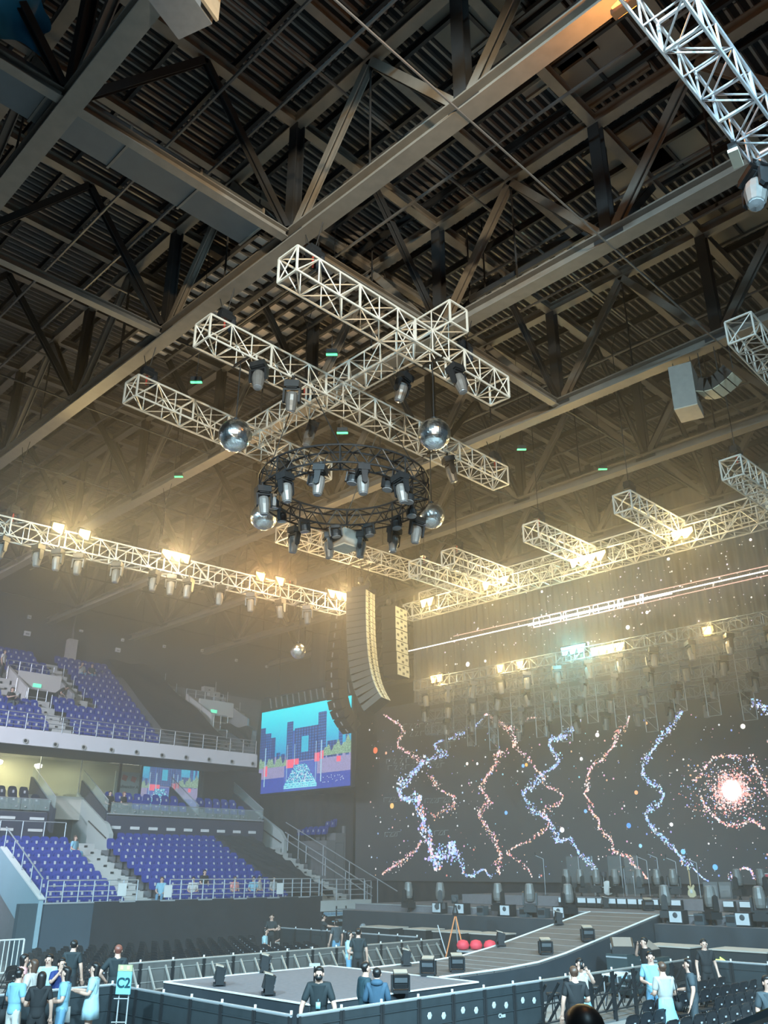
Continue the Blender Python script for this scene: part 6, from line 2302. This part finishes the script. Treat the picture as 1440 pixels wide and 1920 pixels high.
def person(px, py, label, facing, shirt, legs, hair=HAIRK, hairlen=0.0, h=1.0, sit=False, L='down', R='down', lean=0.0, sleeve='short', bottom='trousers', at=None, ztop=None,
           group=None, shoes=None, head_tilt=0.0, mask=None, extras=None, bag=None, floor=0.0):
    """px, py: top of the head in the photo; at: standing place when that is known"""
    J, E_ = skeleton(sit, L, R, lean, 0, .5)
    topz = (1.72 - (.47 if sit else 0)) * h
    if lean:
        topz -= .8 * (1 - math.cos(lean)) * h
    if at is None:
        p = atz(px, py, floor + topz)
        loc = Vector((p.x, p.y, floor))
    else:
        loc = Vector(at)
    hd = J['head'][0]
    e = empty('person', loc, label, 'person', group, (0, 0, facing))
    e.scale = (h, h, h)
    allj = set(J) - {'hem'}
    jobs = [('body', skin_job(J, E_, allj, 0, 'pelvis'), SKIN)]
    arm_end = 'wrist' if sleeve == 'long' else 'elbow'
    keep = {'hem', 'pelvis', 'waist', 'chest', 'upper_chest', 'neck', 'shoulder_l', 'shoulder_r', 'elbow_l', 'elbow_r'} | ({'wrist_l', 'wrist_r'} if sleeve == 'long' else set())
    cut = {'neck': ('upper_chest', .9)}
    if sleeve != 'long':
        cut.update({'elbow_l': ('shoulder_l', .8), 'elbow_r': ('shoulder_r', .8)})
    jobs.append(('shirt', skin_job(J, E_, keep, lambda n: .03 if n in ('hem', 'pelvis', 'waist', 'chest') else .026 if n[:3] in ('sho', 'upp') else .016, 'chest', cut, 2), shirt))
    if bottom in ('trousers', 'shorts'):
        keep = {'waist', 'pelvis', 'hip_l', 'hip_r', 'knee_l', 'knee_r', 'ankle_l', 'ankle_r'}
        cut = None
        if bottom == 'shorts':
            keep -= {'ankle_l', 'ankle_r'}
            cut = {'knee_l': ('hip_l', .75), 'knee_r': ('hip_r', .75)}
        jobs.append(('trousers', skin_job(J, E_, keep, .016, 'pelvis', cut), legs))
    parts = []
    if bottom in ('skirt', 'dress', 'tunic'):
        zt, zb, rb_ = {'skirt': (1.05, .45, .26), 'dress': (1.15, .32, .28), 'tunic': (1.25, .68, .24)}[bottom]
        b = MB()
        pr = [(.15, zt), (.175, (zt * 2 + zb) / 3), (rb_ * .9, (zt + zb * 2) / 3), (rb_, zb), (rb_ * .9, zb + .01)]
        b.lathe(pr, 20)
        b.v = [(x * (1 + .06 * math.sin(6 * math.atan2(y, x))), y * .8, z) for x, y, z in b.v]
        parts.append((bottom if bottom != 'tunic' else 'shirt_hem', b, legs if bottom != 'tunic' else shirt))
    # hair: a shell over the crown and back, open at the face

    def hfn(v):
        v = v.copy()
        if v.y > 0 and v.z < .3:
            v.x *= .8
        if v.y > .25 and v.z < .45:
            v.y = .25 + (v.y - .25) * .15
            v.x *= .8 if v.z < .1 else 1
        if v.z < -.1:
            if v.y < .2:
                v.z = v.z * (1 + hairlen * 3.4) - hairlen * .3
                v.y = v.y * (.9 if hairlen else .75)
                if not hairlen:
                    v.x *= .86
            else:
                v.z = -.1
        return v
    parts.append(('hair', ellipsoid((hd.x, hd.y - .016, hd.z + .022), (.094, .110, .108), 16, 12, hfn), hair))
    for s in (-1, 1):
        parts.append(('eye', ellipsoid((s * .032, hd.y + .083, hd.z - .002), (.013, .008, .008), 8, 6), EYE_M))
        parts.append(('ear', ellipsoid((s * .082, hd.y, hd.z - .01), (.014, .024, .034), 8, 6), SKIN))
        an = J['ankle_' + ('l' if s < 0 else 'r')][0]
        parts.append(('shoe', ellipsoid((an.x + s * .01, an.y + .06, .045), (.05, .135, .05), 10, 6, lambda v: Vector((v.x, v.y, max(v.z, -.85)))), shoes or BLACK))
    parts.append(('nose', ellipsoid((0, hd.y + .098, hd.z - .025), (.014, .02, .024), 8, 6), SKIN))
    parts.append(('mouth', ellipsoid((0, hd.y + .083, hd.z - .065), (.026, .01, .007), 8, 6), LIP))
    if mask:
        parts.append(('face_mask', ellipsoid((0, hd.y + .045, hd.z - .05), (.07, .07, .05), 12, 8), mask))
    if bag:
        side_, zc_, mat_, sz = bag
        b = MB()
        b.prism([(-sz[0] / 2, zc_ - sz[1] / 2), (sz[0] / 2, zc_ - sz[1] / 2), (sz[0] / 2 * .85, zc_ + sz[1] / 2), (-sz[0] / 2 * .85, zc_ + sz[1] / 2)], 0, side_ * .26 - .05, side_ * .26 + .05)
        parts.append(('shoulder_bag', b, mat_))
        b = MB()
        b.path([(side_ * .26, sz[0] * .3, zc_ + sz[1] / 2), (side_ * .2, .07, 1.36), (side_ * .16, -.03, 1.475), (side_ * .2, -.1, 1.36), (side_ * .26, -sz[0] * .3, zc_ + sz[1] / 2)], .012, 6)
        parts.append(('bag_strap', b, mat_))
    for ex in extras or ():
        parts.append((ex[0], ex[1](J), ex[2]))
    for n, b, m in parts:
        link(n, b.mesh(n, m, (0, 0, 0), True), e)
    PENDING.append((e, jobs))
    return e, J, loc


def finish_people():
    dg = bpy.context.evaluated_depsgraph_get()
    for e, jobs in PENDING:
        for n, ob, m in jobs:
            me = bpy.data.meshes.new_from_object(ob.evaluated_get(dg))
            me.name = n
            me.materials.clear()
            me.materials.append(m)
            me.polygons.foreach_set('use_smooth', [True] * len(me.polygons))
            link(n, me, e)
    for e, jobs in PENDING:
        for n, ob, m in jobs:
            d = ob.data
            bpy.data.objects.remove(ob)
            bpy.data.meshes.remove(d)


AWAY, TOCAM, LEFT, RIGHT = -PI / 4, PI * .75, PI / 4, -PI * .75
TEE = cloth('black_tee', (.018, .026, .03))
NAVY = cloth('navy', (.02, .04, .16))
LBLUE = cloth('light_blue', (.22, .44, .55))
PBLUE = cloth('pale_blue', (.36, .54, .60))
DENIM = cloth('denim', (.12, .26, .38))
WHT = cloth('white', (.55, .53, .50))
PNK = cloth('pink', (.70, .36, .36))
KBLK = cloth('black', (.015, .016, .018))
GRYT = cloth('grey_tee', (.05, .065, .075))
TEAL = cloth('dark_teal', (.03, .07, .09))
HOOD = cloth('hoodie_blue', (.04, .09, .14))
FLOR = cloth('floral', (.36, .37, .36))
GREEN = cloth('bag_green', (.25, .55, .25))
GRN_ = 'waiting fans'


def sheet(J):
    w_ = J['palm_r'][0]
    b = MB(); b.box(w_ + Vector((-.06, .09, .03)), (.06, .3, .015), mat=Matrix.Rotation(.5, 3, 'X')); return b


def sheet2(J):
    w_ = J['palm_l'][0]
    b = MB(); b.box(w_ + Vector((.03, .1, .03)), (.06, .3, .015), mat=Matrix.Rotation(.35, 3, 'X')); return b


def phone(J):
    w_ = J['palm_r'][0]
    b = MB(); b.box(w_ + Vector((-.03, .03, .04)), (.075, .012, .15)); return b


def lanyard(J):
    b = MB()
    b.path([(-.05, .07, 1.43), (0, .16, 1.15), (.05, .07, 1.43)], .008, 5); b.box((0, .17, 1.09), (.08, .01, .11)); return b


def hoodmesh(J):
    return ellipsoid((0, -.08, 1.45), (.13, .09, .07), 12, 8)


def bun(J):
    p = J['crown'][0]
    return ellipsoid((0, p.y - .05, p.z + .03), (.05, .05, .045), 10, 8)


LANY = M('lanyard_blue', (.35, .65, .72), .6)
# group at the lower left
person(47, 1788, 'woman in a pink and white top half hidden at the far left', RIGHT + .5, PNK, DENIM, HAIRK, .35, .97, L='hold', R='hold')
person(38, 1815, 'woman in a light blue top with a hair bun and black bag, back turned', AWAY - .5, LBLUE, WHT, HAIRK, .0, .95, L='hold', R='hold', bag=(-1, .85, KBLK, (.3, .24)), extras=[('hair_bun', bun, HAIRK)])
person(65, 1798, 'woman with long brown hair and a white top in the left group', TOCAM - 1.8, WHT, DENIM, HAIRB, .8, .97, L='hold', R='hold')
person(80, 1821, 'woman in black with long dark hair seen from behind in the left group', AWAY + .3, KBLK, KBLK, HAIRK, 1.0, .94, L='hold', R='down', bottom='trousers')
person(94, 1788, 'woman with glasses in a pale blue shirt behind the left group', TOCAM, PBLUE, DENIM, HAIRK, .3, .97, L='down', R='down')
person(117, 1795, 'person in navy raising a phone in the left group', TOCAM + .8, NAVY, NAVY, HAIRK, .2, .96, L='down', R='phone', extras=[('phone', phone, BLACK)], bottom='dress')
person(126, 1812, 'woman in a light blue tee and jeans with a pale patterned bag', LEFT + .2, LBLUE, DENIM, HAIRK, .75, .96, L='hold', R='hold', bag=(1, .82, FLOR, (.32, .28)))
person(180, 1804, 'woman in a long pale blue shirt reading papers, facing left', LEFT + .15, PBLUE, PBLUE, HAIRK, .6, .97, L='read', R='read', bottom='tunic', shoes=SHOEW, extras=[('paper', sheet, WHITE), ('paper', sheet2, WHITE)])
person(140, 1762, 'man in a black tee with short dark hair behind the left group', AWAY, TEE, KBLK, HAIRK, 0, 1.03)
person(223, 1771, 'man in a black tee with reddish hair by the area sign', AWAY + .3, TEE, KBLK, HAIRR, 0, 1.04, L='hip', R='down')
# crew inside the barriers
person(605, 1828, 'masked man in a black polo with a blue lanyard leaning over the barrier', TOCAM, TEE, KBLK, HAIRK, .0, 1.03, L='lean', R='lean', lean=.16, mask=BLACK, extras=[('lanyard', lanyard, LANY)], at=(11.95, 13.66, 0))
person(685, 1803, 'man with glasses in a dark teal top looking right before the centre stage', RIGHT + .4, TEAL, KBLK, HAIRK, 0, 1.0, L='down', R='down', sleeve='long')
person(704, 1820, 'man in a dark blue hooded top seen from behind before the centre stage', AWAY, HOOD, KBLK, HAIRK, 0, .96, L='hold', R='hold', sleeve='long', extras=[('hood', hoodmesh, HOOD)], at=(13.3, 13.5, 0))
# beyond the centre stage
person(672, 1740, 'man in black standing behind the strutted barrier, back turned', AWAY, TEE, KBLK, HAIRK, 0, 1.03, L='down', R='down')
person(655, 1745, 'woman in a light blue top beside the man in black at the strutted barrier', RIGHT, PBLUE, DENIM, HAIRK, .5, .98, L='hold', R='hold')
person(622, 1750, 'person in grey by the far floor barrier', AWAY + .5, GRYT, DENIM, HAIRK, .2, .97, L='down', R='down', at=(24.6, 27.2, 0))
person(606, 1714, 'man in a black tee reaching out at the far floor barrier', RIGHT + .3, TEE, KBLK, HAIRK, 0, 1.0, L='point', R='point')
person(510, 1713, 'man in a black tee standing against the long black drape', TOCAM, TEE, KBLK, HAIRK, 0, 1.02, L='cross', R='cross')
person(498, 1740, 'woman in pale blue sitting among the far floor chairs', RIGHT, PBLUE, DENIM, HAIRK, .6, 1.0, sit=True, L='lap', R='lap')
person(524, 1731, 'person in black and white sitting with head bowed by the black drape', LEFT + .6, KBLK, WHT, HAIRK, .0, 1.0, sit=True, L='lap', R='face')
# right part
person(1075, 1811, 'person in a black top seen from behind at the right barrier', AWAY, KBLK, KBLK, HAIRB, .0, .99, L='down', R='hold')
person(1086, 1796, 'woman in white raising a camera, long dark hair, at the right barrier', TOCAM, WHT, LBLUE, HAIRK, .8, .96, L='phone', R='face', bottom='skirt', extras=[('camera', phone, BLACK)])
person(1218, 1783, 'person with curly hair in a light blue tee carrying a green bag', TOCAM - .2, LBLUE, DENIM, HAIRK, .1, 1.0, L='hold', R='hold', bag=(-1, .85, GREEN, (.34, .4)))
person(1240, 1803, 'person in a pale floral shirt seen from behind with a dark strap', AWAY + .2, FLOR, LBLUE, HAIRB, .0, .98, L='hold', R='hold', bag=(1, .9, KBLK, (.2, .16)), bottom='skirt')
person(1207, 1757, 'man in black touching his face beside the road cases', LEFT + .3, KBLK, KBLK, HAIRK, 0, 1.0, L='down', R='face')
person(1318, 1760, 'man in black standing before the bass speakers', TOCAM, KBLK, KBLK, HAIRK, 0, 1.0, L='down', R='down')
person(1290, 1796, 'woman with long dark hair in a dark grey tee beside the chairs', LEFT - .3, GRYT, GRYT, HAIRK, .8, .99, L='down', R='hold')
person(1436, 1828, 'person in dark clothes with a light blue cloth at the right edge', TOCAM, GRYT, DENIM, HAIRK, .3, .98, L='hold', R='hold', extras=[('blue_cloth', lambda J: ellipsoid(J['palm_l'][0], (.16, .1, .14), 10, 8), LBLUE)])
hp_ = EYE + ray(1092, 1884) * 3.75
person(0, 0, 'person with dark hair nearest the camera, only the head in view', AWAY, KBLK, KBLK, HAIRK, .3, (hp_.z - 1.1) / 1.72, at=(hp_.x, hp_.y, 1.1))
# in the stands
def in_row(px, k, label, shirt, hair=HAIRK, hl=.4, facing=PI, **kw):
    y = rowY(k) + .22
    p = aty(px, 1660, y)
    person(px, 0, label, facing, shirt, kw.pop('legs', DENIM), hair, hl, .98, sit=True, L='lap', R=kw.pop('R', 'lap'), at=(p.x, y, rowZ(k) + .02), **kw)


in_row(130, 7, 'woman in light blue sitting in the left block of blue seats beside the stairs', LBLUE, HAIRB, .6, PI + .4)
in_row(303, 1, 'woman in a light blue top sitting at the front railing by the stairs', LBLUE, HAIRB, .6, PI - .7)
in_row(362, 1, 'person in a white tee sitting at the front railing', WHT, HAIRK, .0, PI - .6)
in_row(382, 2, 'person in black sitting behind the one in white at the railing', KBLK, HAIRK, .5, PI)
in_row(440, 1, 'woman in a coral pink top sitting at the front railing', cloth('coral', (.75, .30, .28)), HAIRB, .4, PI)
in_row(475, 1, 'woman in a light blue top leaning on a companion at the railing', LBLUE, HAIRK, .7, PI - .5)
in_row(486, 1, 'man in a white tee sitting close to the woman in blue at the railing', WHT, HAIRK, 0, PI + .5)
in_row(513, 1, 'person in pale grey sitting furthest along the front railing', FLOR, HAIRK, .3, PI)
person(0, 0, 'person in a white tee standing on the stairs of the upper stand', RIGHT, WHT, KBLK, HAIRK, .2, 1.0, at=(19.55, uY(8) + .2, uZ(8) + .08), L='down', R='down')
person(0, 0, 'woman in pale clothes sitting high in the upper stand beside a companion', PI, FLOR, DENIM, HAIRK, .5, 1.0, sit=True, at=(25.3, uY(10) + .25, uZ(10) + .02), L='lap', R='face')
person(0, 0, 'companion in dark clothes sitting high in the upper stand', PI, GRYT, DENIM, HAIRK, .3, 1.0, sit=True, at=(26.0, uY(10) + .25, uZ(10) + .02), L='lap', R='lap')
person(0, 0, 'person in black sitting near the balcony rail with papers', PI + .3, KBLK, GRYT, HAIRK, .2, 1.05, sit=True, at=(18.75, uY(3) + .2, uZ(3) + .02), L='read', R='read', extras=[('paper', sheet, WHITE)])
person(0, 0, 'person in black bending over the parapet of the first tunnel mouth', PI + 1.2, KBLK, KBLK, HAIRK, 0, 1.0, at=(22.3, uY(6.0), uZ(5) - .18), lean=.9, L='lean', R='lean')
person(0, 0, 'person in black sitting in the suite terrace by the upstand', PI, KBLK, KBLK, HAIRK, .6, 1.0, sit=True, at=(24.2, 45.5, TZ + .02), L='lap', R='lap')
person(0, 0, 'person in black on the terrace before the glass, second of two', PI + .5, KBLK, KBLK, HAIRR, .2, 1.0, sit=True, at=(25.0, 45.4, TZ + .02), L='lap', R='lap')
person(0, 0, 'crew member in a grey hood bent over gear left of the stage', AWAY, cloth('grey_hood', (.22, .24, .26)), KBLK, HAIRK, 0, 1.0, sit=True, at=(28.6, 29.9, 0), L='lap', R='lap', sleeve='long', extras=[('hood', lambda J: ellipsoid((0, -.0, J['head'][0].z + .02), (.14, .14, .15), 12, 8), cloth('grey_hood', (.22, .24, .26)))])
finish_people()

# ------------------------------------------------------------------ haze filling the hall
hm = bpy.data.materials.new('haze')
hm.use_nodes = True
nt = hm.node_tree
nt.nodes.clear()
out = nt.nodes.new('ShaderNodeOutputMaterial')
vs_ = nt.nodes.new('ShaderNodeVolumeScatter')
vs_.inputs['Color'].default_value = (1, .99, .95, 1)
vs_.inputs['Density'].default_value = .017
vs_.inputs['Anisotropy'].default_value = .5
nt.links.new(vs_.outputs[0], out.inputs['Volume'])
b = MB()
b.prism([(20, -7), (61.5, -7), (61.5, 56.3), (-6, 56.3), (-6, 25), (8, 25), (20, 14)], 2, .1, 24.2)
o = b.build('haze', hm)
tag(o, 'thin warm haze hanging around the stage and the far stands', 'haze', kind='stuff')
